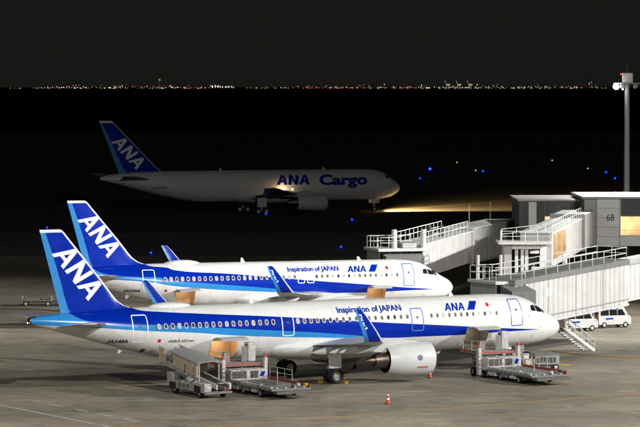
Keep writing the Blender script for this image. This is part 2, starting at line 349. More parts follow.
# ------------------------------------------------------------------ aircraft (body frame: x forward, nose at 0, y to port, z up from the ground)
class Hull:
    def __init__(s, tab): s.s, s.b, s.t, s.w = zip(*tab)
    def sec(s, x): return pchip(s.s, s.b, x), pchip(s.s, s.t, x), pchip(s.s, s.w, x)
    def raw(s, x, ph):
        b, t, hw = s.sec(x); return Vector((-x, -hw*sin(ph), (b+t)/2+(t-b)/2*cos(ph)))
    def phi(s, x, ph, off=.012):
        p = s.raw(x, ph); a = s.raw(x+.02, ph)-s.raw(x-.02, ph); b = s.raw(x, ph+.01)-s.raw(x, ph-.01); n = a.cross(b).normalized()
        c = Vector((-x, 0, sum(s.sec(x)[:2])/2))
        if n.dot(p-c) < 0: n = -n
        return p+n*off
    def pt(s, x, z, off=.012):
        b, t, hw = s.sec(x); q = max(-.999, min(.999, (z-(b+t)/2)/((t-b)/2))); return s.phi(x, math.acos(q), off)
def hull_mesh(h, L, mat, parent, holes=(), n=64, extra=()):
    st = [0, .04, .12, .25, .42, .62, .85, 1.1, 1.4, 1.7, 2.0, 2.3, 2.6, 2.9, 3.2, 3.6, 4, 4.6, 5.2, 5.8, 6.5]
    x = 7.3
    while x < L-14: st.append(x); x += 1.0
    st += [L-14+i*.7 for i in range(20)]+[L-.3, L-.12, L]
    for s0, s1, a, b in holes: st = [q for q in st if min(abs(q-s0), abs(q-s1)) > .25]+[s0, s1]
    st = sorted(st); mb = MB(); vs = []; fs = []
    for q in st: vs += [h.raw(q, 2*pi*j/n) for j in range(n)]
    for i in range(len(st)-1):
        c = (st[i]+st[i+1])/2
        for j in range(n):
            if any(s0 < c < s1 and a <= j < b for s0, s1, a, b in holes): continue
            fs.append((i*n+j, i*n+(j+1) % n, (i+1)*n+(j+1) % n, (i+1)*n+j))
    mb.add(vs, fs); mb.add(vs[-n:], [tuple(range(n))], 1)
    return mb.build('fuselage', [mat, darkm], parent, True)
AF = [0, .008, .03, .08, .16, .28, .42, .58, .74, .88, 1.0]
def yt(x): return 5*(.2969*sqrt(x)-.1260*x-.3516*x*x+.2843*x**3-.1036*x**4)
def foil(p, chord, t, up, camb=.012):
    up = Vector(up); p = Vector(p); r = []
    for x in AF: r.append(p+Vector((-x*chord, 0, 0))+up*chord*(yt(x)*t+camb*sin(pi*x)))
    for x in AF[-2:0:-1]: r.append(p+Vector((-x*chord, 0, 0))+up*chord*(-yt(x)*t*.9+camb*sin(pi*x)))
    return r
def wing_mesh(name, secs, side, mats, parent, le=2):
    """secs: (y, s_le, chord, z, t, cant); side -1 = starboard"""
    rings = [foil((-sl, side*y, z), c, t, (0, -side*sin(ca), cos(ca))) for y, sl, c, z, t, ca in secs]
    mb = MB(); mb.loft(rings, True, True, 0); n = len(rings[0])
    for i in range(len(rings)-1):
        for j in range(n):
            if j < le or j >= n-le: mb.m[i*n+j] = 1
    return mb.build(name, mats, parent, True)
def wheel_mb(mb, x, y, z, r, wd):
    mb.lathe([(-wd/2, r*.55), (-wd/2, r*.86), (-wd*.36, r*.97), (0, r), (wd*.36, r*.97), (wd/2, r*.86), (wd/2, r*.55)], (x, y, z), 'y', 20, 0)
    mb.lathe([(-wd*.46, .01), (-wd*.40, r*.30), (-wd*.36, r*.56), (wd*.36, r*.56), (wd*.40, r*.30), (wd*.46, .01)], (x, y, z), 'y', 20, 1)
wheelm = [tyre, pmat('wheel_hub', (.6, .6, .58), .4, .3, var=.2, scale=8)]
blueline = pmat('outline_blue', (.10, .16, .50), .4); whiteline = pmat('outline_white', (.80, .82, .86), .4)
flagred = pmat('flag_red', (.62, .015, .03), .4); flagw = pmat('flag_white', (.86, .86, .86), .4)

def add_door(root, h, s0, s1, z0, z1, mat, omat, win=True, lean=0):
    def P(u, v, o): return h.pt(s0+(s1-s0)*u+lean*v, z0+(z1-z0)*v, o)
    mb = MB(); nu, nv = 3, 8; vs = [P(i/nu, j/nv, .010) for j in range(nv+1) for i in range(nu+1)]
    mb.add(vs, [(j*(nu+1)+i, j*(nu+1)+i+1, (j+1)*(nu+1)+i+1, (j+1)*(nu+1)+i) for j in range(nv) for i in range(nu)])
    d = mb.build('door', mat, root, True, fix=False)
    # rounded painted outline
    w_, h_ = abs(s1-s0), z1-z0; r = .16; wd = .075; K = []
    for cx, cz, a0 in ((r, r, pi), (w_-r, r, 1.5*pi), (w_-r, h_-r, 0), (r, h_-r, .5*pi)):
        for k in range(5): K.append((cx, cz, a0+k*pi/8))
    ring = []
    for (cx, cz, a), (cx2, cz2, a2) in zip(K, K[1:]+K[:1]):
        ring.append((cx+r*cos(a), cz+r*sin(a), cos(a), sin(a)))
        if abs(cx2-cx)+abs(cz2-cz) > .01:
            for t in (.15, .3, .45, .6, .75, .9): 
                ax, az = cx+r*cos(a), cz+r*sin(a); bx, bz = cx2+r*cos(a2), cz2+r*sin(a2); ring.append((ax+(bx-ax)*t, az+(bz-az)*t, cos(a), sin(a)))
    mb = MB(); o = [P(x/w_, z/h_, .018) for x, z, c, s in ring]; i_ = [P((x-c*wd)/w_, (z-s*wd)/h_, .018) for x, z, c, s in ring]; n = len(ring)
    mb.add(o+i_, [(k, (k+1) % n, n+(k+1) % n, n+k) for k in range(n)]); mb.build('door_outline', omat, d, fix=False)
    if win:
        mb = MB(); mb.add([P(.5+.09*cos(t*pi/6), .60+.05*sin(t*pi/6), .02) for t in range(12)], [tuple(range(12))]); mb.build('door_window', winp, d, fix=False)
    return d
def window_proto(h, s, z, wd=.23, ht=.33):
    mb = MB()
    def rr(a, b, off): return [h.pt(s+a*math.copysign(abs(cos(t*pi/8))**.7, cos(t*pi/8)), z+b*math.copysign(abs(sin(t*pi/8))**.7, sin(t*pi/8)), off) for t in range(16)]
    o, i, p = rr(wd*.64, ht*.62, .013), rr(wd*.46, ht*.46, .016), rr(wd*.46, ht*.46, .004)
    mb.add(o+i, [(k, (k+1) % 16, 16+(k+1) % 16, 16+k) for k in range(16)], 0); mb.add(i+p, [(k, (k+1) % 16, 16+(k+1) % 16, 16+k) for k in range(16)], 0)
    mb.add(p, [tuple(range(16))], 1)
    return mb
def hold(root, h, s0, s1, k0, k1, n, liner, lampw, ang, panel_mat):
    """an open cargo door with the lined hold behind it"""
    ph = [2*pi*j/n for j in range(k0, k1+1)]; mid = (s0+s1)/2
    hz = h.raw(mid, ph[0]); lo = h.raw(mid, ph[-1])
    mb = MB(); back = -.15
    for s in (s0-.25, s1+.25):
        edge = [h.phi(s, p, -.05) for p in ph]; poly = edge+[Vector((-s, back, lo.z+.02)), Vector((-s, back, hz.z))]; mb.add(poly, [tuple(range(len(poly)))])
    mb.add([(-s0+.25, lo.y, lo.z+.03), (-s1-.25, lo.y, lo.z+.03), (-s1-.25, back, lo.z+.03), (-s0+.25, back, lo.z+.03)], [(0, 1, 2, 3)])
    mb.add([(-s0+.25, hz.y+.03, hz.z), (-s1-.25, hz.y+.03, hz.z), (-s1-.25, back, hz.z), (-s0+.25, back, hz.z)], [(0, 1, 2, 3)])
    mb.add([(-s0+.25, back, lo.z), (-s1-.25, back, lo.z), (-s1-.25, back, hz.z), (-s0+.25, back, hz.z)], [(0, 1, 2, 3)])
    mb.build('cargo_hold', liner, root, fix=False)
    R = Matrix.Translation(hz) @ Matrix.Rotation(radians(-ang), 4, 'X') @ Matrix.Translation(-hz)
    mb = MB(); A_ = []; B_ = []
    for s in (s0, s1):
        A_.append([R @ h.phi(s, p, .02) for p in ph]); B_.append([R @ h.phi(s, p, -.07) for p in ph])
    ringS = [A_[0]+A_[1][::-1], B_[0]+B_[1][::-1]]; m = len(ph)
    for L_, mi in ((A_, 0), (B_, 1)): mb.add(L_[0]+L_[1], [(i, i+1, m+i+1, m+i) for i in range(m-1)], mi)
    P = ringS[0]; Q = ringS[1]; k = len(P); mb.add(P+Q, [(i, (i+1) % k, k+(i+1) % k, k+i) for i in range(k)], 1)
    d = mb.build('cargo_door', [panel_mat, wgrey], root, False)
    mb = MB(); mb.box(-mid-.18, -mid+.18, -.75, -.55, hz.z-.07, hz.z-.02); mb.build('hold_lamp', pmat('hold_lamp_lens', (.9, .85, .7), .4, emit=(1, .78, .45), es=3), root)
    l = bpy.data.lights.new('hold_light', 'POINT'); l.energy = lampw; l.color = (1, .80, .56); l.shadow_soft_size = .15
    lo_ = bpy.data.objects.new('hold_light', l); col.objects.link(lo_); lo_.parent = root; lo_.location = (-mid, -1.0, hz.z-.25)
def nacelle(root, x0, y, z, R, Ln, core, nm='engine', dark=False):
    e = bpy.data.objects.new(nm, None); col.objects.link(e); e.parent = root
    mb = MB(); P = [(-.0, .86), (.03, .93), (-.10, .965)] 
    prof = [(-1.1, .80*R), (-.4, .80*R), (-.08, .83*R), (.0, .865*R), (-.03, .905*R), (-.16, .945*R), (-.45, .98*R), (-1.0, R), (-1.8, R), (-2.6, .965*R), (-Ln+.4, .86*R), (-Ln, .77*R), (-Ln, .745*R), (-Ln+.9, .80*R), (-Ln+1.4, .80*R)]
    mb.lathe(prof, (x0, y, z), 'x', 36); n = 36
    for i in range(len(prof)-1):
        mi = 1 if 1 <= i <= 4 else 2 if i >= 11 or i == 0 else 0
        for j in range(n): mb.m[i*n+j] = mi
    mb.build('engine_cowl', [pmat('cowl_grey', (.60, .60, .60), .35, var=.12, scale=1.5), metal, darkm], e, True)
    mb = MB(); mb.lathe([(-Ln+1.4, .80*R), (-Ln+1.39, .45*R)], (x0, y, z), 'x', 36); mb.build('exhaust_duct', darkm, e, True)
    mb = MB(); mb.lathe([(-Ln+1.4, .52*R), (-Ln+.6, .55*R), (-Ln, .52*R), (-Ln-core*.45, .40*R), (-Ln-core*.6, .35*R), (-Ln-core*.6, .30*R), (-Ln-core*.3, .27*R), (-Ln-core*.55, .26*R), (-Ln-core, .10*R), (-Ln-core*1.08, .0)], (x0, y, z), 'x', 30)
    mb.build('core_nozzle', hotmetal, e, True)
    mb = MB(); mb.lathe([(-.45, .0), (-.75, .12*R), (-1.05, .26*R)], (x0, y, z), 'x', 20); mb.build('spinner', darkm, e, True)
    mb = MB()
    for k in range(18):
        a = 2*pi*k/18; r = lambda rr, da: (rr*cos(a+da), rr*sin(a+da))
        p = [(x0-.95, *r(.24*R, 0)), (x0-1.1, *r(.24*R, .22)), (x0-1.08, *r(.79*R, .34)), (x0-.8, *r(.79*R, .0))]; mb.add([(q[0], y+q[1], z+q[2]) for q in p], [(0, 1, 2, 3)])
    mb.build('fan', darkm, e, fix=False)
    return e
def canoe(root, x0, x1, y, z, r, mat, name='flap_fairing'):
    mb = MB(); rings = []
    for k in range(9):
        t = k/8; f = max(.03, sin(pi*t**.8)**.7); rings.append([(x0+(x1-x0)*t, y+r*.6*f*cos(a*pi/5), z-.25*t+r*f*sin(a*pi/5)) for a in range(10)])
    mb.loft(rings); return mb.build(name, mat, root, True)

def narrowbody(name, label, X, Y, yaw, L, ds, spec):
    """ds: how far everything behind the front plug moves back against the shorter type"""
    root = thing(name, label, 'airplane', (X, Y, 0), yaw, 'passenger jets parked at the gates')
    h = Hull([(0, 3.15, 3.19, .02), (.05, 2.97, 3.37, .22), (.3, 2.65, 3.72, .62), (.8, 2.34, 4.08, .98), (1.5, 2.10, 4.46, 1.30), (2.2, 1.96, 4.93, 1.53), (3.0, 1.86, 5.40, 1.73), (4.0, 1.79, 5.71, 1.88), (5.2, 1.76, 5.86, 1.95), (6.5, 1.76, 5.90, 1.975),
              (L-14, 1.76, 5.90, 1.975), (L-11.5, 1.93, 5.90, 1.95), (L-9, 2.42, 5.89, 1.82), (L-6.5, 3.08, 5.85, 1.52), (L-4, 3.78, 5.76, 1.10), (L-2, 4.36, 5.62, .72), (L-.7, 4.74, 5.50, .46), (L, 4.90, 5.42, .30)])
    n = 64; holes = [(a, b, 18, 27) for a, b in spec['holds']]
    lm = livery(name+'_livery', L, spec['k'])
    fu = hull_mesh(h, L, lm, root, holes, n)
    for (a, b), (ln, wt) in zip(spec['holds'], spec['liners']): hold(root, h, a, b, 18, 27, n, ln, wt, 128, wgrey)
    # windows
    proto = None
    for s in spec['windows']:
        if proto is None:
            s_ref = 12.0; proto = [window_proto(h, s_ref, 4.55).build('window', [winr, winp], fu, fix=False)]; proto[0].location.x = -(s-s_ref)
            for pm in (winb, wind):
                o = inst(proto[0], fu); me = proto[0].data.copy(); me.materials[1] = pm; o.data = me; proto.append(o); o.location.x = -(spec['windows'][len(proto)-1]-s_ref)
        elif s not in spec['windows'][1:3]: inst(random.choice((proto[0], proto[0], proto[1], proto[2])), fu, (-(s-s_ref), 0, 0))
    for d in spec['doors']: add_door(root, h, *d[:4], lm, d[4], *d[5:])
    # cockpit panes
    gl = [[(3.50, 4.62), (3.42, 4.98), (3.02, 5.02), (2.98, 4.55)], [(2.90, 4.53), (2.95, 5.00), (2.45, 4.86), (2.22, 4.42)]]
    for p in gl:
        bm = polys_bm([[(-a, b) for a, b in p]]); wrap(bm, lambda x, z: h.pt(-x, z, .014), 'cockpit_window', glassd, fu, 4, 4)
        bm = polys_bm([[(-a, b) for a, b in p]]); wrap(bm, lambda x, z: h.pt(-x, z, .014)*Vector((1, 1, 1)) if 0 else Vector((h.pt(-x, z, .014).x, -h.pt(-x, z, .014).y, h.pt(-x, z, .014).z)), 'cockpit_window', glassd, fu, 4, 4)
    for sg in (1, -1):
        mb = MB(); A_ = []
        for j in range(5):
            for i in range(5):
                u, v = i/4, j/4; s = (1.98+.12*u*u)*(1-v)+(2.45+.02*u)*v-.0; ph = radians((6+44*u)*(1-v)+(6+32*u)*v); s = s-.12+ (0 if u < .99 else .05); p = h.phi(s, ph, .014); A_.append((p.x, sg*p.y, p.z))
        mb.add(A_, [(j*5+i, j*5+i+1, j*5+i+6, j*5+i+5) for j in range(4) for i in range(4)]); mb.build('cockpit_window', glassd, fu, fix=False)
    P = lambda x, z: h.pt(-x, z, .014)
    T0 = L-44.5; hat = pmat('hatch_line', (.30, .30, .30), .5)
    for s_, z_, a_, b_ in ((3.4, 2.6, .28, .2), (5.9, 2.35, .4, .22), (6.6, 2.9, .2, .14), (11.4, 2.5, .35, .22), (12.3, 2.2, .5, .3), (27.0+T0*.5, 2.5, .4, .25), (33.2+T0, 2.7, .45, .22), (35.4+T0, 2.75, .3, .2), (38.3+T0, 3.5, .3, .16)):
        q = [(-s_-a_/2, z_-b_/2), (-s_+a_/2, z_-b_/2), (-s_+a_/2, z_+b_/2), (-s_-a_/2, z_+b_/2)]; i_ = [(-s_+(x+s_)*.86, z_+(y-z_)*.78) for x, y in q]
        wrap(polys_bm([[q[k], q[(k+1) % 4], i_[(k+1) % 4], i_[k]] for k in range(4)]), P, 'service_hatch', hat, fu, 3)
    for s_, z_, r_ in ((3.9, 4.15, .05), (4.05, 4.3, .04), (3.75, 4.3, .05), (36.1+T0, 2.78, .16), (2.6, 3.3, .04)):
        wrap(polys_bm([[(-s_+r_*cos(t*pi/6), z_+r_*sin(t*pi/6)) for t in range(12)]]), P, 'port', MATS['black_letter'] if 'black_letter' in MATS else pmat('black_letter', (.03, .03, .05), .4), fu, 2)
    # titles
    a, b = spec['slogan']; wrap(fit_bm(text_bm('Inspiration of JAPAN', .032), -a, 5.03, a-b, .40, .03, (0, .70)), P, 'lettering', dblue, fu, 8)
    a, b = spec['logo']; g, W = glyphs('ANA'); wrap(fit_bm(polys_bm(g), -a, 4.86, a-b-.13, .55, .24), P, 'lettering', dblue, fu, 10, 6)
    a, b = spec['bar']; wrap(polys_bm([[(-a, 4.87), (-a+.62, 4.87), (-b, 5.50), (-b-.62, 5.50)]]), P, 'logo_bar', dblue, fu, 10)
    a, b = spec['flag']; wrap(polys_bm([[(-a, 4.97), (-b, 4.99), (-b, 5.44), (-a, 5.42)]]), P, 'national_flag', flagw, fu, 8)
    wrap(polys_bm([[((-a-b)/2+.15*cos(t*pi/12), 5.20+.16*sin(t*pi/12)) for t in range(24)]]), lambda x, z: h.pt(-x, z, .018), 'flag_disc', flagred, fu, 8)
    a = spec['reg_s']; wrap(fit_bm(text_bm(spec['reg'], .045), -a+.45, 3.34, 1.45, .33, .12), P, 'lettering', pmat('black_letter', (.03, .03, .05), .4), fu, 6)
    wrap(polys_bm([[(-a+4.17+.13*cos(t*pi/10), 3.52+.13*sin(t*pi/10)) for t in range(20)]]), P, 'flag_disc', flagred, fu, 6)
    wrap(fit_bm(text_bm(spec['type'], .015), -a+4.85, 3.36, 2.0, .19, .1), P, 'lettering', MATS['black_letter'], fu, 5)
    # fin
    T = L-44.5
    zr = [5.3, 5.6, 5.72, 5.86, 6.05, 6.4, 6.83, 7.4, 8.13, 9.1, 10.16, 11.0, 11.46, 11.60, 11.68]
    les = [T+q for q in (35.2, 35.5, 35.95, 36.6, 37.15, 37.68, 38.06, 38.5, 39.07, 39.88, 40.76, 41.46, 41.84, 41.98, 42.16)]
    te = lambda z: T+42.1+(z-5.59)*(1.64/6.04)
    def fin_y(s, z):
        le = pchip(zr, les, z); c = te(z)-le; return .085*c*yt(min(1, max(0, (s-le)/c)))*(.85 if z > 6.5 else 1.0)+.004
    rings = []; 
    for z, le in zip(zr, les):
        c = te(z)-le; t_ = min(1, (z-5.6)/6); strip = .115+.10*t_; wl_ = min(.2, .17/c)
        fr = [0, wl_*.25, wl_]+[wl_+(1-strip-wl_)*q for q in (.12, .3, .55, .8, 1)]+[1-strip/2, 1]
        rings.append([(-le-f*c, -fin_y(le+f*c, z), z) for f in fr]+[(-le-f*c, fin_y(le+f*c, z), z) for f in fr[-2:0:-1]])
    mb = MB(); mb.loft(rings, False, True, 0); m = len(rings[0])
    for i in range(len(rings)-1):
        for j in range(m):
            jj = j if j < 9 else m-1-j
            mb.m[i*m+j] = 2 if (jj < 2 or i >= len(rings)-3) else 1 if jj >= 7 else 0
    mb.m[-1] = 2
    fin = mb.build('vertical_fin', [dblue, lblue, white], root, True)
    o_, bv, uv = Vector((-(42.84+T), 9.93)), Vector((2.79, -3.47)), Vector((1.44, .76))
    for sg in (1,):
        g, W = glyphs('ANA', .10, .215)
        def F(x, y):
            q = o_+bv*x+uv*y; return Vector((q.x, -fin_y(-q.x, q.y)-.012, q.y))
        wrap(fit_bm(polys_bm(g), 0, 0, 1, 1), F, 'lettering', flagw, fin, 8, 8)
    mb = MB(); mb.tube((-L+.34, 0, 5.15), (-L-.10, 0, 5.165), .345, .25, 20); mb.build('exhaust_pipe', hotmetal, root, True)
    mb = MB(); mb.lathe([(0, .0), (-.05, .05), (-.10, .0)], (-L-.14, 0, 5.03), 'x', 10); mb.build('tail_light', pmat('tail_lens', (.9, .9, .9), .3, emit=(1, .85, .6), es=9), root)
    # stabilisers
    for sg in (-1, 1):
        y0 = .5; secs = [(y0, L-5.75, 3.9, 4.72, .10, 0), (1.2, L-5.45, 3.65, 4.78, .10, 0), (6.1, L-2.75, 1.55, 5.28, .09, 0), (6.22, L-2.5, 1.2, 5.29, .07, 0)]
        wing_mesh('horizontal_stabiliser', secs, sg, [wgrey, metal], root)
    # wings
    s0 = 11.33+ds
    def LE(y): return s0+y*.558
    def wz(y): return 2.72+(y-1.98)*.0892+(max(0, y-8)/9)**2*.12
    ch = lambda y: 22.75+ds-4.27-LE(y)+.03*y if y <= 6.4 else (22.94+ds-4.27-LE(6.4))+(1.52-(22.94+ds-4.27-LE(6.4)))*(y-6.4)/10.5
    for sg in (-1, 1):
        secs = [(y, LE(y), ch(y), wz(y), .15-.004*y, radians(3)) for y in (1.0, 1.98, 3, 4.2, 5.3, 6.4, 8, 10, 12, 14, 15.6, 16.7)]
        wg = wing_mesh('wing', secs, sg, [wgrey, metal], root)
        yt_ = 16.7; z0 = wz(yt_)
        sh = []; N = 7
        for k in range(N):
            t = k/(N-1); an = radians(5+80*min(1, t/.45)); 
            hh = [0, .10, .35, .75, 1.25, 1.85, 2.42][k]; yy = [0, .32, .62, .82, .95, 1.05, 1.14][k]
            sle = LE(yt_)+[0, .18, .45, .80, 1.22, 1.72, 2.26][k]; c = [ch(yt_), 1.45, 1.34, 1.2, 1.02, .82, .52][k]
            ca = radians([5, 35, 65, 78, 81, 81, 81][k]); sh.append((yt_+yy, sle, c, z0+hh, .09, ca))
        rings = [foil((-sl, sg*y, z), c, t, (0, -sg*sin(ca), cos(ca)), 0) for y, sl, c, z, t, ca in sh]
        mb = MB(); mb.loft(rings, True, True, 0); m = len(rings[0])
        for i in range(N-1):
            for j in range(m): 
                jj = j if j < 10 else m-1-j
                mb.m[i*m+j] = 3 if i < 1 else 2 if jj < 3 else 1 if jj >= 8 else 0
        sk = mb.build('sharklet', [dblue, lblue, white, wgrey], root, True)
        g, W = glyphs('ANA', .10, .215)
        a_, b_, c_ = sh[3], sh[6], None
        def G(x, y, sg=sg):
            # reads from the top of the blade down along its leading edge
            v = .80-.66*x; y0_ = sh[3][0]+(sh[6][0]-sh[3][0])*v; z_ = sh[3][3]+(sh[6][3]-sh[3][3])*v; sl = sh[3][1]+(sh[6][1]-sh[3][1])*v; cc = sh[3][2]+(sh[6][2]-sh[3][2])*v
            return Vector((-(sl+cc*(.76-.46*y)), sg*(y0_+.055*cc+.012), z_+.10*y))
        wrap(fit_bm(polys_bm(g), 0, 0, 1, 1), G, 'lettering', flagw, sk, 3, 3)
        for y, ln in ((4.2, 2.9), (8.3, 2.9), (11.6, 2.4)):
            xe = -(LE(y)+ch(y)); canoe(root, xe+1.9, xe-ln*.38, sg*y, wz(y)-.30, .30, wgrey)
        mb = MB(); yy = 5.75; xf = -(14.84-4.27+ds)
        mb.loft([[(xf-.9, sg*yy-.18, 2.9), (xf-.9, sg*yy+.18, 2.9), (xf-.9, sg*yy+.18, 3.02), (xf-.9, sg*yy-.18, 3.02)], [(xf-2.6, sg*yy-.22, 2.75), (xf-2.6, sg*yy+.22, 2.75), (xf-2.6, sg*yy+.22, 3.25), (xf-2.6, sg*yy-.22, 3.25)],
                 [(xf-4.0, sg*yy-.24, 2.3), (xf-4.0, sg*yy+.24, 2.3), (xf-4.0, sg*yy+.24, 3.35), (xf-4.0, sg*yy-.24, 3.35)], [(xf-6.2, sg*yy-.1, 2.55), (xf-6.2, sg*yy+.1, 2.55), (xf-6.2, sg*yy+.1, 3.1), (xf-6.2, sg*yy-.1, 3.1)]])
        mb.build('engine_pylon', wgrey, root, bevel=.05)
        e = nacelle(root, xf, sg*yy, 1.76, 1.27, 3.85, 1.55)
        if sg < 0:
            mb = MB(); R = 1.27*1.012
            for q, (cx, r0, ph0, mi) in enumerate(((-1.55, .22, radians(8), 0),)):
                pts = [(xf+cx+r0*cos(t*pi/8), -yy-R*cos(ph0+r0/R*sin(t*pi/8)), 1.76+R*sin(ph0+r0/R*sin(t*pi/8))) for t in range(16)]; mb.add(pts, [tuple(range(16))])
            mb.build('engine_emblem', pmat('emblem_grey', (.12, .14, .25), .5), e, fix=False)
            mb = MB()
            for k in range(6): mb.add([(xf-1.75+.16*k+dx, -yy-R*cos(p), 1.76+R*sin(p)) for dx, p in ((0, -.5), (.1, -.5), (.14, -.38), (.04, -.38))], [(0, 1, 2, 3)])
            mb.build('engine_marking', flagred, e, fix=False)
        # main gear
        g_ = bpy.data.objects.new('main_gear', None); col.objects.link(g_); g_.parent = root; xg = -(17.70+ds); yg = sg*3.795
        mb = MB(); mb.tube((xg, yg, .55), (xg+.05, yg+sg*.12, 2.9), .11, .15, 12); mb.tube((xg, yg-.5, .57), (xg, yg+.5, .57), .08, n=10); mb.tube((xg, yg, 1.2), (xg+.1, yg-sg*1.3, 2.5), .07, n=8); mb.bar((xg-.05, yg, .75), (xg-.5, yg, 1.15), .1, .06); mb.bar((xg-.5, yg, 1.15), (xg-.05, yg, 1.55), .1, .06)
        mb.build('strut', pmat('gear_strut', (.55, .55, .53), .4, .2, var=.2, scale=6), g_, True)
        mb = MB(); mb.box(xg-.55, xg+.5, yg+sg*.36-.03, yg+sg*.36+.03, 1.15, 2.75); mb.build('gear_door', bellyg, g_, bevel=.02)
        for dy in (-.46, .46):
            mb = MB(); wheel_mb(mb, xg, yg+dy, .575, .585, .42); mb.build('wheel', wheelm, g_, True)
    # belly fairing
    mb = MB(); rings = []; xa, xb = -(14.4-4.27+ds-.3), -(26.2-4.27+ds)
    for k in range(17):
        t = k/16; f = max(.0, sin(pi*min(1, max(0, t))))**.42; rings.append([(xa+(xb-xa)*t, (1.30+.98*f)*cos(a*pi/12), 2.62+(.55+.62*f)*sin(a*pi/12)*(1 if sin(a*pi/12) < 0 else .55)) for a in range(24)])
    mb.loft(rings); mb.build('belly_fairing', bellyg, root, True)
    # nose gear
    g_ = bpy.data.objects.new('nose_gear', None); col.objects.link(g_); g_.parent = root
    mb = MB(); mb.tube((-5.07, 0, .38), (-5.0, 0, 2.1), .09, .11, 12); mb.tube((-5.07, -.3, .38), (-5.07, .3, .38), .06); mb.tube((-5.05, 0, 1.0), (-4.1, 0, 1.95), .05); mb.build('strut', MATS['gear_strut'], g_, True)
    for dy in (-.25, .25):
        mb = MB(); wheel_mb(mb, -5.07, dy, .375, .38, .22); mb.build('wheel', wheelm, g_, True)
    for sg in (-1, 1):
        mb = MB(); mb.box(-5.75, -4.55, sg*.42-.02, sg*.42+.02, 1.40, 1.88); mb.build('gear_door', bellyg, g_, bevel=.02)
    # aerials, wifi hump, drain mast, beacon
    for s, hgt in spec['aerials']:
        zt = h.sec(s)[1]; mb = MB(); mb.prism([(-s, zt-.05), (-s-.42, zt-.05), (-s-.40, zt+hgt), (-s-.24, zt+hgt)], -.025, .025); mb.build('aerial', white, root, bevel=.01)
    s = spec['hump']; mb = MB(); rings = []
    for k in range(11):
        t = k/10; f = max(.02, sin(pi*t))**.5; rings.append([(-s-3.4*(t-.5), .62*f*cos(a*pi/8), 5.86+.33*f*sin(a*pi/8)) for a in range(16)])
    mb.loft(rings); mb.build('satellite_radome', white, root, True)
    for s in spec['masts']:
        zb = h.sec(s)[0]; mb = MB(); mb.prism([(-s, zb+.06), (-s-.45, zb+.06), (-s-.5, zb-.3), (-s-.3, zb-.3)], -.03, .03); mb.build('belly_aerial', white, root, bevel=.01)
    mb = MB(); mb.tube((-1.6, -.62, 2.6), (-1.45, -.95, 2.55), .03); mb.build('air_probe', metal, root)
    return root, h
def wrange(a, b, p=.533):
    n = max(1, round((b-a)/p)); return [a+i*(b-a)/n for i in range(n+1)]
WA = wrange(6.75, 12.5)+wrange(14.6, 23.9)+wrange(25.95, 35.2)
dA = [(4.42, 5.52, 3.52, 5.55, blueline, True, -.04), (13.22, 14.28, 3.44, 5.16, blueline), (24.25, 25.25, 3.48, 5.14, whiteline), (36.0, 37.2, 3.38, 5.42, whiteline)]
plane_a, hull_a = narrowbody('airliner', 'nearest blue and white jet, tail mark JA140A, red cone by its engine', 18.678, 238.125, .482, 44.5, 4.27, dict(
    k=1.0, holds=[(7.45, 9.45), (28.85, 31.0)], liners=[(pmat('hold_dark', (.22, .21, .18), .7, var=.3), 25), (tanm, 42)], windows=WA, doors=dA,
    slogan=(20.45, 14.95), logo=(11.25, 9.35), bar=(9.28, 8.2), flag=(7.9, 6.88), reg='JA140A', reg_s=39.3, type='AIRBUS A321neo', aerials=[(9.5, .3), (26.6, .38)], hump=33.5, masts=[10.5, 37.2]))
WB = wrange(6.1, 13.9)+wrange(16.0, 28.2)
dB = [(4.42, 5.52, 3.52, 5.55, blueline, True, -.04), (14.15, 14.85, 3.95, 4.98, whiteline, False), (15.05, 15.75, 3.95, 4.98, whiteline, False), (29.1, 30.25, 3.38, 5.42, whiteline)]
plane_b, hull_b = narrowbody('airliner', 'farther blue and white jet, tail mark JA220A, parked behind the nearest jet', 12.385, 284.398, .308, 37.57, 0, dict(
    k=.86, holds=[(7.2, 9.0), (25.4, 27.2)], liners=[(tanm, 22), (tanm, 22)], windows=WB, doors=dB,
    slogan=(16.6, 11.7), logo=(10.9, 8.95), bar=(8.85, 7.8), flag=(7.5, 6.5), reg='JA220A', reg_s=32.3, type='AIRBUS A320neo', aerials=[(9.0, .3), (20.2, .38)], hump=26.2, masts=[9, 31]))

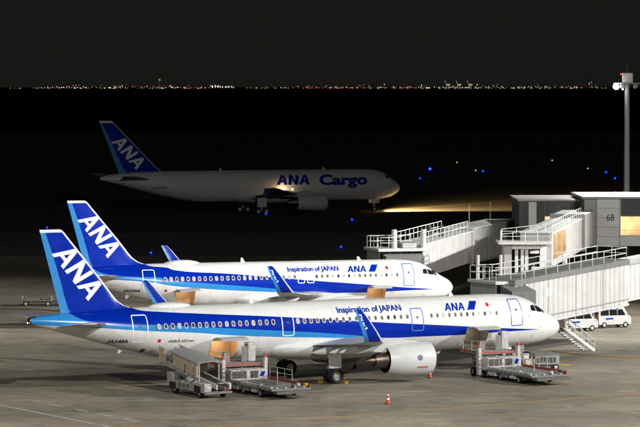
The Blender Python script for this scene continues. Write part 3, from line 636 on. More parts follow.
# ------------------------------------------------------------------ the cargo jet on the taxiway
def freighter():
    L = 54.94
    root = thing('cargo_airliner', 'white cargo jet with blue tail taxiing on the dark taxiway', 'airplane', (13.948, 534.812, 0), .373)
    h = Hull([(0, 4.15, 4.22, .02), (.06, 3.9, 4.45, .28), (.4, 3.4, 4.95, .85), (1.1, 2.95, 5.45, 1.35), (2.0, 2.60, 6.1, 1.78), (3.0, 2.38, 6.75, 2.1), (4.2, 2.22, 7.2, 2.32), (6, 2.12, 7.45, 2.47), (8, 2.10, 7.50, 2.515),
              (L-19, 2.10, 7.50, 2.515), (L-15, 2.45, 7.50, 2.42), (L-11, 3.25, 7.48, 2.15), (L-7, 4.25, 7.40, 1.65), (L-3.5, 5.2, 7.15, 1.05), (L-1, 5.85, 6.8, .5), (L, 6.15, 6.5, .12)])
    fm = pmat('freighter_white', (.74, .74, .73), .35, var=.12, scale=.5, coat=.2)
    fu = hull_mesh(h, L, fm, root)
    P = lambda x, z: h.pt(-x, z, .02)
    g, W = glyphs('ANA', .06, .29); wrap(fit_bm(polys_bm(g), -24.0, 4.95, 6.1, 1.65, .20), P, 'lettering', dblue, fu, 10, 8)
    bm = text_bm('Cargo', .042); wrap(fit_bm(bm, -16.1, 4.93, 9.0, 1.65, .05, (0, .70)), P, 'lettering', dblue, fu, 12, 10)
    wrap(fit_bm(text_bm('JA605F', .03), -46.2, 4.45, 2.6, .42, .1), P, 'lettering', MATS['black_letter'], fu, 5)
    for p in ([(3.35, 5.95), (3.3, 6.45), (2.75, 6.35), (2.65, 5.85)], [(2.55, 5.83), (2.65, 6.30), (2.2, 6.02), (1.98, 5.72)]):
        wrap(polys_bm([[(-a, b) for a, b in p]]), P, 'cockpit_window', glassd, fu, 3, 3)
    add_door(root, h, 7.3, 8.5, 3.9, 5.9, fm, wgrey, False); add_door(root, h, 45.2, 46.4, 4.1, 5.9, fm, wgrey, False)
    # fin
    zr = [6.0, 7.0, 7.5, 8.2, 10, 12, 14, 15.7, 15.9, 16.08]; les = [42.6, 43.2, 44.0, 44.95, 46.75, 48.72, 50.7, 52.35, 52.55, 52.85]
    te = lambda z: 51.19+(z-6.22)*(3.86/9.84)
    def fy(s, z):
        le = pchip(zr, les, z); c = te(z)-le; return .09*c*yt(min(1, max(0, (s-le)/c)))+.004
    rings = []
    for z, le in zip(zr, les):
        c = te(z)-le; wl_ = .25/c; strip = .15; fr = [0, wl_*.25, wl_]+[wl_+(1-strip-wl_)*q for q in (.12, .3, .55, .8, 1)]+[1-strip/2, 1]
        rings.append([(-le-f*c, -fy(le+f*c, z), z) for f in fr]+[(-le-f*c, fy(le+f*c, z), z) for f in fr[-2:0:-1]])
    mb = MB(); mb.loft(rings, False, True); m = len(rings[0])
    for i in range(len(rings)-1):
        for j in range(m):
            jj = j if j < 9 else m-1-j; mb.m[i*m+j] = 2 if (jj < 2 or i >= len(rings)-3) else 1 if jj >= 7 else 0
    fin = mb.build('vertical_fin', [dblue, lblue, white], root, True)
    o_, bv, uv = Vector((-52.99, 12.5)), Vector((4.42, -4.78)), Vector((2.0, 1.2)); g, W = glyphs('ANA', .10, .215)
    def F(x, y): q = o_+bv*x+uv*y; return Vector((q.x, -fy(-q.x, q.y)-.02, q.y))
    wrap(fit_bm(polys_bm(g), 0, 0, 1, 1), F, 'lettering', flagw, fin, 6, 6)
    for sg in (-1, 1):
        wing_mesh('horizontal_stabiliser', [(.6, L-9.2, 5.9, 6.0, .1, 0), (9.3, L-3.3, 2.1, 6.9, .09, 0), (9.4, L-2.9, 1.5, 6.9, .07, 0)], sg, [wgrey, metal], root)
        LE = lambda y: 17.2+y*.62
        secs = [(1.2, LE(1.2), 11.2, 2.9, .14, .05), (2.5, LE(2.5), 9.9, 3.0, .14, .05), (8, LE(8), 6.4, 3.55, .12, .04), (16, LE(16), 4.2, 4.35, .11, .03), (23.4, LE(23.4), 2.3, 5.1, .10, .02), (23.8, LE(23.8)+.5, 1.5, 5.14, .08, .02)]
        wing_mesh('wing', secs, sg, [wgrey, metal], root)
        e = nacelle(root, -17.0, sg*7.9, 2.15, 1.48, 5.4, 1.9)
        mb = MB(); mb.prism([(-18.2, 3.6), (-20.5, 4.1), (-23.5, 3.75), (-25, 3.2), (-22.2, 3.1)], sg*7.9-.25, sg*7.9+.25); mb.build('engine_pylon', wgrey, root, bevel=.06)
        g_ = bpy.data.objects.new('main_gear', None); col.objects.link(g_); g_.parent = root; xg = -27.6; yg = sg*4.65
        mb = MB(); mb.tube((xg, yg, .6), (xg+.2, yg+sg*.2, 3.1), .17, .2, 12); mb.tube((xg-.75, yg, .58), (xg+.75, yg, .58), .12); mb.build('strut', MATS['gear_strut'], g_, True)
        mb = MB(); mb.box(xg-.9, xg+.8, yg+sg*.6-.04, yg+sg*.6+.04, 1.3, 3.0); mb.build('gear_door', bellyg, g_, bevel=.03)
        for dx in (-.72, .72):
            for dy in (-.57, .57): mb = MB(); wheel_mb(mb, xg+dx, yg+dy, .575, .585, .45); mb.build('wheel', wheelm, g_, True)
    mb = MB(); rings = []
    for k in range(13):
        t = k/12; f = max(0, sin(pi*t))**.4; rings.append([(-16.5-15*t, (1.6+1.25*f)*cos(a*pi/10), 3.1+(.7+.72*f)*sin(a*pi/10)*(1 if sin(a*pi/10) < 0 else .6)) for a in range(20)])
    mb.loft(rings); mb.build('belly_fairing', bellyg, root, True)
    g_ = bpy.data.objects.new('nose_gear', None); col.objects.link(g_); g_.parent = root
    mb = MB(); mb.tube((-4.9, 0, .45), (-4.8, 0, 2.6), .11, .14, 12); mb.tube((-4.9, -.3, .45), (-4.9, .3, .45), .07); mb.build('strut', MATS['gear_strut'], g_, True)
    for dy in (-.3, .3): mb = MB(); wheel_mb(mb, -4.9, dy, .445, .455, .28); mb.build('wheel', wheelm, g_, True)
    for sg in (-1, 1): mb = MB(); mb.box(-5.6, -4.0, sg*.5-.03, sg*.5+.03, 1.5, 2.25); mb.build('gear_door', bellyg, g_)
    def lampball(name, p, r, c, es):
        mb = MB(); mb.lathe([(r*cos(pi*k/8), r*sin(pi*k/8)) for k in range(9)], p, 'z', 12); mb.build(name, pmat(name+'_lens', c, .3, emit=c, es=es), root, True)
    lampball('wing_lamp', (-23.0, -3.1, 4.15), .34, (1, .55, .25), 12); lampball('inspection_lamp', (-21.3, -3.2, 4.2), .17, (.35, 1, .7), 3)
    lampball('taxi_lamp', (-4.3, 0, 1.7), .16, (1, .85, .6), 8)
    for s in (14, 33): mb = MB(); mb.prism([(-s, 7.45), (-s-.5, 7.45), (-s-.5, 7.95), (-s-.3, 7.95)], -.04, .04); mb.build('aerial', white, root)
    l = bpy.data.lights.new('taxi_beam', 'SPOT'); l.energy = 3.6e5; l.spot_size = radians(88); l.spot_blend = .9; l.color = (1, .62, .24); l.shadow_soft_size = .1
    o = bpy.data.objects.new('taxi_beam', l); col.objects.link(o); o.parent = root; o.location = (-3.9, 0, 1.75); o.rotation_euler = (radians(87.5), 0, radians(-90+20))
    l = bpy.data.lights.new('wing_lamp_light', 'POINT'); l.energy = 45; l.color = (1, .6, .3); o = bpy.data.objects.new('wing_lamp_light', l); col.objects.link(o); o.parent = root; o.location = (-22.9, -3.6, 4.4)
    return root
freighter()

# ------------------------------------------------------------------ boarding bridges
def seg_frame(p, q):
    """local x runs along p->q, y to its left, z up; sheared in z so that walls stay upright"""
    p, q = Vector(p), Vector(q); d = Vector((q.x-p.x, q.y-p.y, 0)); L = d.length; d /= L; n = Vector((-d.y, d.x, 0)); sl = (q.z-p.z)/L
    M = Matrix(((d.x, n.x, 0, p.x), (d.y, n.y, 0, p.y), (sl, 0, 1, p.z), (0, 0, 0, 1))); return M, L
def railing(root, pts, hgt=1.05, mat=railw, post=1.5, r=.035, name='railing'):
    mb = MB(); pts = [Vector(p) for p in pts]
    for a, b in zip(pts, pts[1:]):
        for k in (hgt, hgt*.52): mb.tube(a+Vector((0, 0, k)), b+Vector((0, 0, k)), r, n=6)
        n = max(1, round((b-a).length/post))
        for i in range(n+1): q = a.lerp(b, i/n); mb.tube(q, q+Vector((0, 0, hgt)), r, n=6)
    return mb.build(name, mat, root)
def tunnel(root, p, q, wd, ht, pitch, mat, roofmat=roofg, fascia=.45, name='tunnel'):
    """a bridge tunnel: p, q on the floor centreline at each end; near side (-y) clad panel by panel"""
    M, L = seg_frame(p, q)
    mb = MB(); mb.box(0, L, -wd/2+.06, wd/2-.06, .02, ht-.02, 0, M); t = mb.build(name, bridgeg, root)
    n = max(2, round(L/pitch)); w_ = L/n
    for sg in (-1, 1):
        if sg > 0:
            mb = MB(); mb.box(0, L, wd/2-.06, wd/2, .0, ht, 0, M); mb.build('far_wall', mat, t); continue
        for i in range(n):
            mb = MB(); a, b = i*w_+.035, (i+1)*w_-.035; y0, y1 = -wd/2, -wd/2+.06
            prof = [(a, y1), (a, y0+.05), (a+.10, y0-.02), (b-.10, y0-.02), (b, y0+.05), (b, y1)]
            vs = [M @ Vector((x, y, z)) for z in (.0, ht) for x, y in prof]; k = len(prof)
            mb.add(vs, [tuple(range(k)), tuple(range(k, 2*k))[::-1]]+[(j, (j+1) % k, k+(j+1) % k, k+j) for j in range(k)]); mb.build('wall_panel', mat, t)
    mb = MB(); mb.box(-.05, L+.05, -wd/2-.10, wd/2+.10, ht, ht+fascia, 0, M); mb.build('roof', roofmat, t, bevel=.04)
    mb = MB(); mb.box(-.02, L+.02, -wd/2-.06, wd/2+.06, -.22, -.01, 0, M); mb.build('floor_beam', mat, t, bevel=.03)
    return t, M, L

# bridge serving the nearest jet: near wall base runs (14,237.7) -> (25.3,250)
d_ = Vector((.676, .737, 0)); nrm = Vector((-.737, .676, 0))
def ba(t, off, z): p = Vector((18.94, 243, 0))+d_*t+nrm*off; return (p.x, p.y, z)
br = thing('boarding_bridge', 'white ribbed boarding bridge with roof railings behind the nose of JA140A', 'boarding bridge', ba(4, 1.6, 0))
def at_root(root):
    """parts are modelled in world coordinates and carried by the thing's empty"""
    bpy.context.view_layer.update()
    def go(o):
        o.location = Vector(o.location)-root.location
    for ch in root.children: go(ch)
t, M, L_ = tunnel(br, ba(-5.4, 1.6, 3.094), ba(9.5, 1.6, 4.14), 3.2, 3.16, .62, bridgew)
for u, v0, v1, w2 in ((1.55, 1.75, 2.35, .62), (3.95, 1.85, 2.5, .72)):
    mb = MB(); mb.box(u, u+w2, -1.66, -1.625, v0, v1, 0, M); mb.build('wall_hatch', pmat('hatch_white', (.9, .9, .88), .4), t, bevel=.01)
t2, M2, L2 = tunnel(br, ba(9.2, 1.75, 4.35), ba(24, 1.75, 5.5), 2.5, 2.75, .62, bridgew, bridgeg, .25)
zr_ = lambda tt: 3.15+(tt+4.6)*(.99/14.1)+3.16+.45
railing(br, [ba(-4.4, .08, zr_(-4.4)), ba(9.3, .08, zr_(9.3)), ba(9.3, 3.1, zr_(9.3))], 1.0); railing(br, [ba(-4.4, 3.1, zr_(-4.4)), ba(9.3, 3.1, zr_(9.3))], 1.0)
mb = MB(); mb.path([M @ Vector((x, -1.69, .35)) for x in (0, 5, 10, L_)], .05, 8); mb.build('conduit', bridgeg, t, True)
for x in (3.0, 6.5, 10.0, 13.2): mb = MB(); mb.box(x-.12, x+.12, -1.78, -1.68, -.42, -.24, 0, M); mb.build('service_lamp', gseg, t)
for x in (.6, 4.2, 7.8, 11.4): mb = MB(); mb.box(x, x+.1, -1.72, -1.64, -.2, 3.14, 0, M); mb.build('frame_rib', bridgew, t)
# cab at the aircraft door
mb = MB(); c0 = Vector((14.9, 241.75, 0)); Mc = Matrix.Translation(c0) @ Matrix.Rotation(.482, 4, 'Z')
mb.box(-2.2, .5, -1.9, 2.2, 3.1, 3.35, 0, Mc); mb.build('cab_floor', bridgeg, br)
mb = MB(); mb.box(-2.35, .65, -2.1, 2.3, 6.35, 6.6, 0, Mc); mb.build('cab_roof', bridgew, br, bevel=.04)
for i in range(3):
    mb = MB(); x = -2.1+i*.84; mb.box(x, x+.78, -1.86, -1.82, 4.4, 6.3, 0, Mc); mb.build('cab_window', glassd, br)
mb = MB(); mb.box(-2.15, .45, -1.8, 2.15, 3.36, 6.34, 0, Mc); mb.build('cab_body', bridgeg, br)
mb = MB()
for k in range(7): mb.box(-1.9, .3, -2.15-.26*k-.13, -2.15-.26*k+.06, 3.3+.03*k, 6.3-.06*k, 0, Mc)
mb.build('bellows_canopy', pmat('bellows_grey', (.16, .16, .16), .7, var=.3), br)
railing(br, [Mc @ Vector(q) for q in ((.5, -1.9, 6.6), (-2.2, -1.9, 6.6), (-2.2, 2.1, 6.6), (.5, 2.1, 6.6))], 1.1, post=1.1)
for x, y in ((-1.6, 1.9), (.1, 1.2)):
    mb = MB(); q = Mc @ Vector((x, y, 6.6)); mb.tube(q, q+Vector((0, 0, 1.9)), .14, n=10); mb.build('roof_post', railw, br, True)
mb = MB(); 
for tt in (-4.2, -2.6): p = Vector(ba(tt, 1.6, 0)); mb.tube(p+Vector((0, 0, .9)), p+Vector((0, 0, 3.6)), .24, n=12)
mb.bar(ba(-4.4, 1.6, .75), ba(-2.4, 1.6, .75), 1.2, .35); mb.build('drive_column', bridgeg, br)
for o_ in (.4, 2.8):
    mb = MB(); p = Vector(ba(-3.4, o_, 0)); mb.lathe([(-.2, .2), (-.2, .45), (0, .5), (.2, .45), (.2, .2)], (0, 0, 0), 'y', 16)
    ob = mb.build('drive_wheel', tyre, br, True); ob.rotation_euler = (0, 0, math.atan2(d_.y, d_.x)); ob.location = (p.x, p.y, .5)
at_root(br)

# service stair down from that bridge
sb, stp = Vector((22.35, 252.2, 0)), Vector((17.6, 247.0, 3.75)); st = thing('service_stair', 'white open metal stair down from the bridge to the apron by the vans', 'stairs', sb)
dr = (stp-sb); hd = Vector((dr.x, dr.y, 0)).normalized(); sd = Vector((-hd.y, hd.x, 0))*.55
for sg in (-1, 1):
    mb = MB(); mb.bar(sb+sd*sg+Vector((0, 0, .06)), stp+sd*sg, .06, .26); mb.build('stringer', railw, st)
    mb = MB()
    for k in (.55, 1.0): mb.tube(sb+sd*sg+Vector((0, 0, k)), stp+sd*sg+Vector((0, 0, k)), .03, n=6)
    for i in range(9): q = sb.lerp(stp, i/8)+sd*sg; mb.tube(q, q+Vector((0, 0, 1.0)), .03, n=6)
    mb.build('handrail', railw, st)
tr = None
for i in range(18):
    q = sb.lerp(stp, (i+.7)/18.4)
    mb = MB(); mb.bar(q-sd*.95, q+sd*.95, .24, .04); mb.build('tread', steel, st)
at_root(st)

# bridge serving the farther jet
bb = thing('boarding_bridge', 'boarding bridge with open roof railing rising behind the nose of JA220A', 'boarding bridge', (12.5, 300, 0))
def shift(a, off):  # off to the right-hand far side of the visible wall
    return a
pB0, pB1, pB2 = Vector((9.6, 287.5, 4.02)), Vector((15.45, 310, 4.25)), Vector((21.4, 333, 4.1))
nB = Vector((-(pB1-pB0).y, (pB1-pB0).x, 0)).normalized()*1.5
tB, MBm, LB = tunnel(bb, pB0+nB, pB1+nB, 3.0, 2.85, 4.0, bridgeb, bridgew, .12)
tB2, MB2, LB2 = tunnel(bb, pB1+nB+Vector((0, 0, -.15)), pB2+nB+Vector((0, 0, -.1)), 3.3, 3.3, 1.0, bridgeg, bridgew, .12)
mb = MB(); mb.box(5.2, 5.85, -1.54, -1.505, .9, 1.9, 0, MBm); mb.build('wall_hatch', white, tB)
zb_ = lambda p: p+Vector((0, 0, 2.97))
for k in (.1, 1.9): railing(bb, [zb_(pB0+nB*k), zb_((pB1+nB*k).lerp(pB0+nB*k, .06))], 1.05, post=1.9)
Mc = Matrix.Translation((7.2, 287.6, 0)) @ Matrix.Rotation(.308, 4, 'Z')
mb = MB(); mb.box(-2.2, 2.2, -1.5, 2.2, 3.3, 6.45, 0, Mc); mb.build('cab_body', bridgeg, bb)
mb = MB(); mb.box(-2.5, 2.4, -2.1, 2.3, 6.45, 6.72, 0, Mc); mb.build('cab_roof', bridgew, bb, bevel=.04)
for i in range(4):
    mb = MB(); x = -2.15+i*1.08; mb.box(x, x+1.0, -1.56, -1.52, 4.5, 6.35, 0, Mc); mb.build('cab_window', glassd, bb)
mb = MB()
for k in range(4): mb.box(-1.9, 1.9, -1.62-.26*k-.2, -1.62-.26*k, 3.3, 6.2-.05*k, 0, Mc)
mb.build('bellows_canopy', MATS['bellows_grey'], bb)
railing(bb, [Mc @ Vector(q) for q in ((-2.2, 2.1, 6.72), (-2.2, -1.9, 6.72), (-.6, -1.9, 6.72))], 1.05, post=1.0); railing(bb, [Mc @ Vector(q) for q in ((2.2, 2.1, 6.72), (-2.2, 2.1, 6.72))], 1.05, post=1.1)
for x, y in ((-.55, -1.0), (2.3, -1.2)):
    mb = MB(); q = Mc @ Vector((x, y, 6.72)); mb.tube(q, q+Vector((0, 0, 1.75)), .26, n=14); mb.build('roof_post', railw, bb, True)
mb = MB(); mb.box(.2, 1.6, -1.3, .2, 6.72, 7.2, 0, Mc); mb.build('roof_unit', bridgeg, bb, bevel=.05)
mb = MB(); q = pB0.lerp(pB1, .55)+nB
for o_ in (-.6, .6): mb.tube(q+Vector((o_, 0, .6)), q+Vector((o_, 0, 4.1)), .22, n=10)
mb.box(q.x-1.3, q.x+1.3, q.y-.5, q.y+.5, .35, .95); mb.build('drive_column', darkm, bb)
for o_ in (-1.1, 1.1):
    mb = MB(); mb.lathe([(-.2, .2), (-.2, .45), (0, .5), (.2, .45), (.2, .2)], (q.x, q.y+o_, .5), 'y', 16); mb.build('drive_wheel', tyre, bb, True)
for k, dx in enumerate((.25, .72)):
    p = (pB1+nB).lerp(pB2+nB, dx); mb = MB(); mb.tube(p+Vector((0, 0, 3.3)), p+Vector((0, 0, 5.4)), .045, n=6); mb.build('roof_pole', railw, bb)
at_root(bb)

# ------------------------------------------------------------------ gate building 68 with its walkway and glazed lobby
gb = thing('gate_building', 'raised grey gate building marked 68 with warm lit windows', 'building', (29, 318, 0))
litm = bpy.data.materials.new('lit_interior'); litm.use_nodes = True
def lit_material(m, c, es):
    n, l = nt(m); b = n['Principled BSDF']; tc = n.new('ShaderNodeTexCoord'); no = n.new('ShaderNodeTexNoise'); no.inputs['Scale'].default_value = .55; no.inputs['Detail'].default_value = 3
    l.new(tc.outputs['Object'], no.inputs[0]); cr = n.new('ShaderNodeValToRGB'); cr.color_ramp.elements[0].position = .33; cr.color_ramp.elements[0].color = (c[0]*.45, c[1]*.36, c[2]*.25, 1); cr.color_ramp.elements[1].position = .62; cr.color_ramp.elements[1].color = (*c, 1)
    l.new(no.outputs[0], cr.inputs[0]); l.new(cr.outputs[0], b.inputs['Emission Color']); b.inputs['Emission Strength'].default_value = es; b.inputs['Base Color'].default_value = (.2, .16, .1, 1); b.inputs['Roughness'].default_value = .15
lit_material(litm, (1, .62, .27), 1.5)
litm2 = bpy.data.materials.new('lit_glass'); litm2.use_nodes = True; lit_material(litm2, (1, .50, .10), .6)
paneg = pmat('grey_glass', (.10, .105, .11), .15)
Y0 = 315
def bx(name, x0, x1, y0, y1, z0, z1, m, par=gb, bev=0): mb = MB(); mb.box(x0, x1, y0, y1, z0, z1); return mb.build(name, m, par, bevel=bev)
core = bx('wall', 27.35, 48, Y0+.12, Y0+14, 5.4, 10.3, cladd)
for i in range(5):    # horizontal cladding boards on the numbered face
    z = 5.4+i*.98; p = bx('cladding_panel', 28.65, 30.98, Y0, Y0+.1, z+.015, z+.965, clad, core)
    bx('cladding_panel', 27.35, 28.55, Y0+.06, Y0+.115, z+.015, z+.965, pmat('cladding_mid', (.40, .405, .41), .5, var=.1), core)
bx('roof', 27.1, 48.2, Y0-.35, Y0+14.3, 10.3, 10.52, bridgeg, gb, .03)
wrap(fit_bm(text_bm('68', .012), 29.63, 8.02, .82, .72), lambda x, z: Vector((x, Y0-.012, z)), 'gate_number', blackp, gb, 2)
# window wall right of the number
for i in range(5):
    x = 31.08+i*2.15
    bx('spandrel', x, x+2.07, Y0+.04, Y0+.115, 5.42, 6.48, clad, core); pn = bx('window', x+.03, x+2.05, Y0+.07, Y0+.11, 6.55, 8.45, litm, core); bx('window', x+.03, x+2.05, Y0+.07, Y0+.11, 8.52, 10.25, paneg, core)
    mb = MB(); mb.box(x-.04, x+.03, Y0+.0, Y0+.118, 5.42, 10.28); mb.build('mullion', clad, core); mb = MB(); mb.box(x+.032, x+2.06, Y0+.02, Y0+.118, 6.49, 6.545); mb.box(x+.032, x+2.06, Y0+.02, Y0+.118, 8.455, 8.515); mb.box(x+.032, x+2.06, Y0+.03, Y0+.119, 7.0, 7.045); mb.build('transom', clad, core)
# lower left wing
lw = bx('wall', 21.0, 27.3, 320.12, 333, 5.2, 9.85, cladd)
bx('roof', 20.75, 27.33, 319.6, 333, 9.85, 10.05, bridgeg, gb, .03)
for x0, x1, k in ((21.05, 21.9, 2), (21.95, 22.75, 0), (22.8, 23.6, 2), (23.65, 24.35, 1), (24.4, 25.15, 1), (25.2, 26.1, 2), (26.15, 27.2, 2)):
    if k == 0: bx('cladding_panel', x0, x1, 320.03, 320.1, 5.25, 9.8, clad, lw)
    else:
        bx('window', x0, x1, 320.06, 320.1, 8.3 if k == 1 else 5.3, 9.8, pmat('grey_glass_mid', (.09, .095, .10), .2) if k == 1 else paneg, lw)
        if k == 1: bx('window', x0, x1, 320.06, 320.1, 5.3, 8.24, litm, lw)
for x in (24, 29.5, 36, 43): mb = MB(); mb.tube((x, 324, 0), (x, 324, 5.38), .38, n=16); mb.build('column', concrete, gb, True)
at_root(gb)

lb = thing('glazed_lobby', 'grey box lobby with white glazed doors behind the bridge railings', 'lobby', (19.2, 286, 0))
def bx2(name, x0, x1, y0, y1, z0, z1, m, bev=0): mb = MB(); mb.box(x0, x1, y0, y1, z0, z1); return mb.build(name, m, lb, bevel=bev)
bx2('back_wall', 17.3, 21.0, 287.4, 287.6, 3.6, 7.2, bridgeg); bx2('floor', 17.1, 21.3, 283.6, 287.7, 3.4, 3.6, bridgeg)
bx2('side_wall', 17.2, 17.9, 284.0, 287.4, 3.6, 7.2, bridgeg); bx2('side_wall', 20.55, 21.15, 284.0, 287.4, 3.6, 7.2, clad)
bx2('inner_dark', 17.95, 20.5, 285.3, 285.4, 3.6, 7.15, blackp)
bx2('lintel', 17.92, 20.53, 284.05, 284.3, 6.75, 7.19, clad)
bx2('roof', 16.6, 21.6, 283.2, 288, 7.21, 7.45, bridgew, .04)
for x in (18.2, 18.75, 19.15): bx2('door_leaf', x, x+.30, 284.1, 284.18, 3.62, 6.7, railw)
for x in (18.5, 19.05, 19.45): bx2('glass_pane', x+.005, x+.095 if x > 18.6 else x+.245, 284.12, 284.15, 3.65, 6.7, glassd)
bx2('notice_board', 19.75, 20.5, 284.0, 284.08, 3.9, 5.1, railw); bx2('sign_panel', 19.6, 20.45, 283.9, 284.0, 6.35, 6.62, railw)
for x, y in ((17.5, 284.2), (20.9, 284.2), (17.5, 287.2), (20.9, 287.2)): mb = MB(); mb.tube((x, y, 0), (x, y, 3.4), .16, n=10); mb.build('column', bridgew, lb, True)
railing(lb, [(16.8, 283.4, 7.45), (21.4, 283.4, 7.45)], 1.0, post=1.15)
railing(lb, [(16.8, 283.4, 7.45), (17.2, 287.8, 7.45), (21.3, 287.8, 7.9)], 1.0, post=1.3)
at_root(lb)
wk = thing('walkway', 'short ribbed walkway with amber lit glass side joining building 68', 'walkway', (24, 295, 0))
pW0, pW1 = Vector((21.75, 285.2, 5.25)), Vector((27.0, 309, 5.75)); nW = Vector((-(pW1-pW0).y, (pW1-pW0).x, 0)).normalized()*1.5
tw, Mw, Lw = tunnel(wk, pW0+nW, pW1+nW, 3.0, 2.9, 1.1, bridgeg, bridgew, .15)
for i in range(3):
    mb = MB(); mb.box(.6+i*2.9, .6+i*2.9+2.8, -1.56, -1.51, .45, 2.75, 0, Mw); mb.build('lit_window', litm2, tw)
    mb = MB(); mb.box(.5+i*2.9, .58+i*2.9, -1.60, -1.51, .2, 2.85, 0, Mw); mb.build('mullion', bridgeg, tw)
mb = MB(); mb.box(Lw-3.2, Lw-2.6, -1.75, 1.75, -.3, 3.4, 0, Mw); mb.build('portal_frame', cladd, wk); mb = MB(); mb.box(Lw-2.55, Lw+5.4, -1.7, 1.7, -.2, 3.3, 0, Mw); mb.build('end_section', bridgew, wk, bevel=.04)
railing(wk, [Mw @ Vector((.5, -1.4, 3.05)), Mw @ Vector((Lw-3.4, -1.4, 3.05))], 1.0, post=1.6)
for k in (.35, .8): p = (pW0+nW).lerp(pW1+nW, k); mb = MB(); mb.tube((p.x, p.y, 0), (p.x, p.y, p.z-.2), .28, n=12); mb.build('column', bridgew, wk, True)
at_root(wk)

# floodlight mast
ms = thing('floodlight_mast', 'tall grey floodlight mast with one glaring lamp above gate building 68', 'light mast', (34.75, 345, 0))
mb = MB(); mb.tube((34.75, 345, 0), (34.75, 345, 22.2), .42, .27, 16); mb.build('pole', bridgeb, ms, True)
mb = MB(); mb.box(33.2, 37.5, 344.4, 345.6, 22.2, 22.32); mb.build('platform', bridgeg, ms)
mb = MB(); mb.box(34.15, 35.35, 344.5, 345.5, 22.34, 23.45); mb.build('equipment_box', bridgew, ms, bevel=.05)
mb = MB(); mb.tube((34.7, 345, 23.45), (34.7, 345, 24.4), .03, n=6); mb.build('lightning_rod', steel, ms)
mb = MB(); mb.lathe([(.1*cos(pi*k/8), .1*sin(pi*k/8)) for k in range(9)], (34.0, 344.6, 23.3), 'z', 10); mb.build('obstacle_lamp', pmat('obstacle_lens', (.8, .02, .02), .3, emit=(1, .05, .03), es=1.5), ms)
for x in (33.4, 34.15, 35.6, 36.7):
    mb = MB(); mb.box(x-.25, x+.25, 344.0, 344.4, 21.75, 22.15); f = mb.build('floodlight_head', bridgeg, ms, bevel=.04)
mb = MB(); mb.lathe([(-.06, .0), (-.06, .30), (0, .34), (.05, .30)], (33.4, 343.95, 21.9), 'y', 20); mb.build('lamp_lens', lamp, ms, True)
mb = MB(); mb.lathe([(-.04, .0), (-.04, .08), (0, .1)], (34.15, 343.95, 21.6), 'y', 14); mb.build('lamp_lens', pmat('lamp_lens_dim', (.9, .9, .9), .3, emit=(1, 1, 1), es=6), ms, True)
at_root(ms)
ml = floodlight('mast_light', (33.4, 343.4, 21.8), (8, 255, 0), 3.2e4, 100, .7, .4, (1, .98, .95))

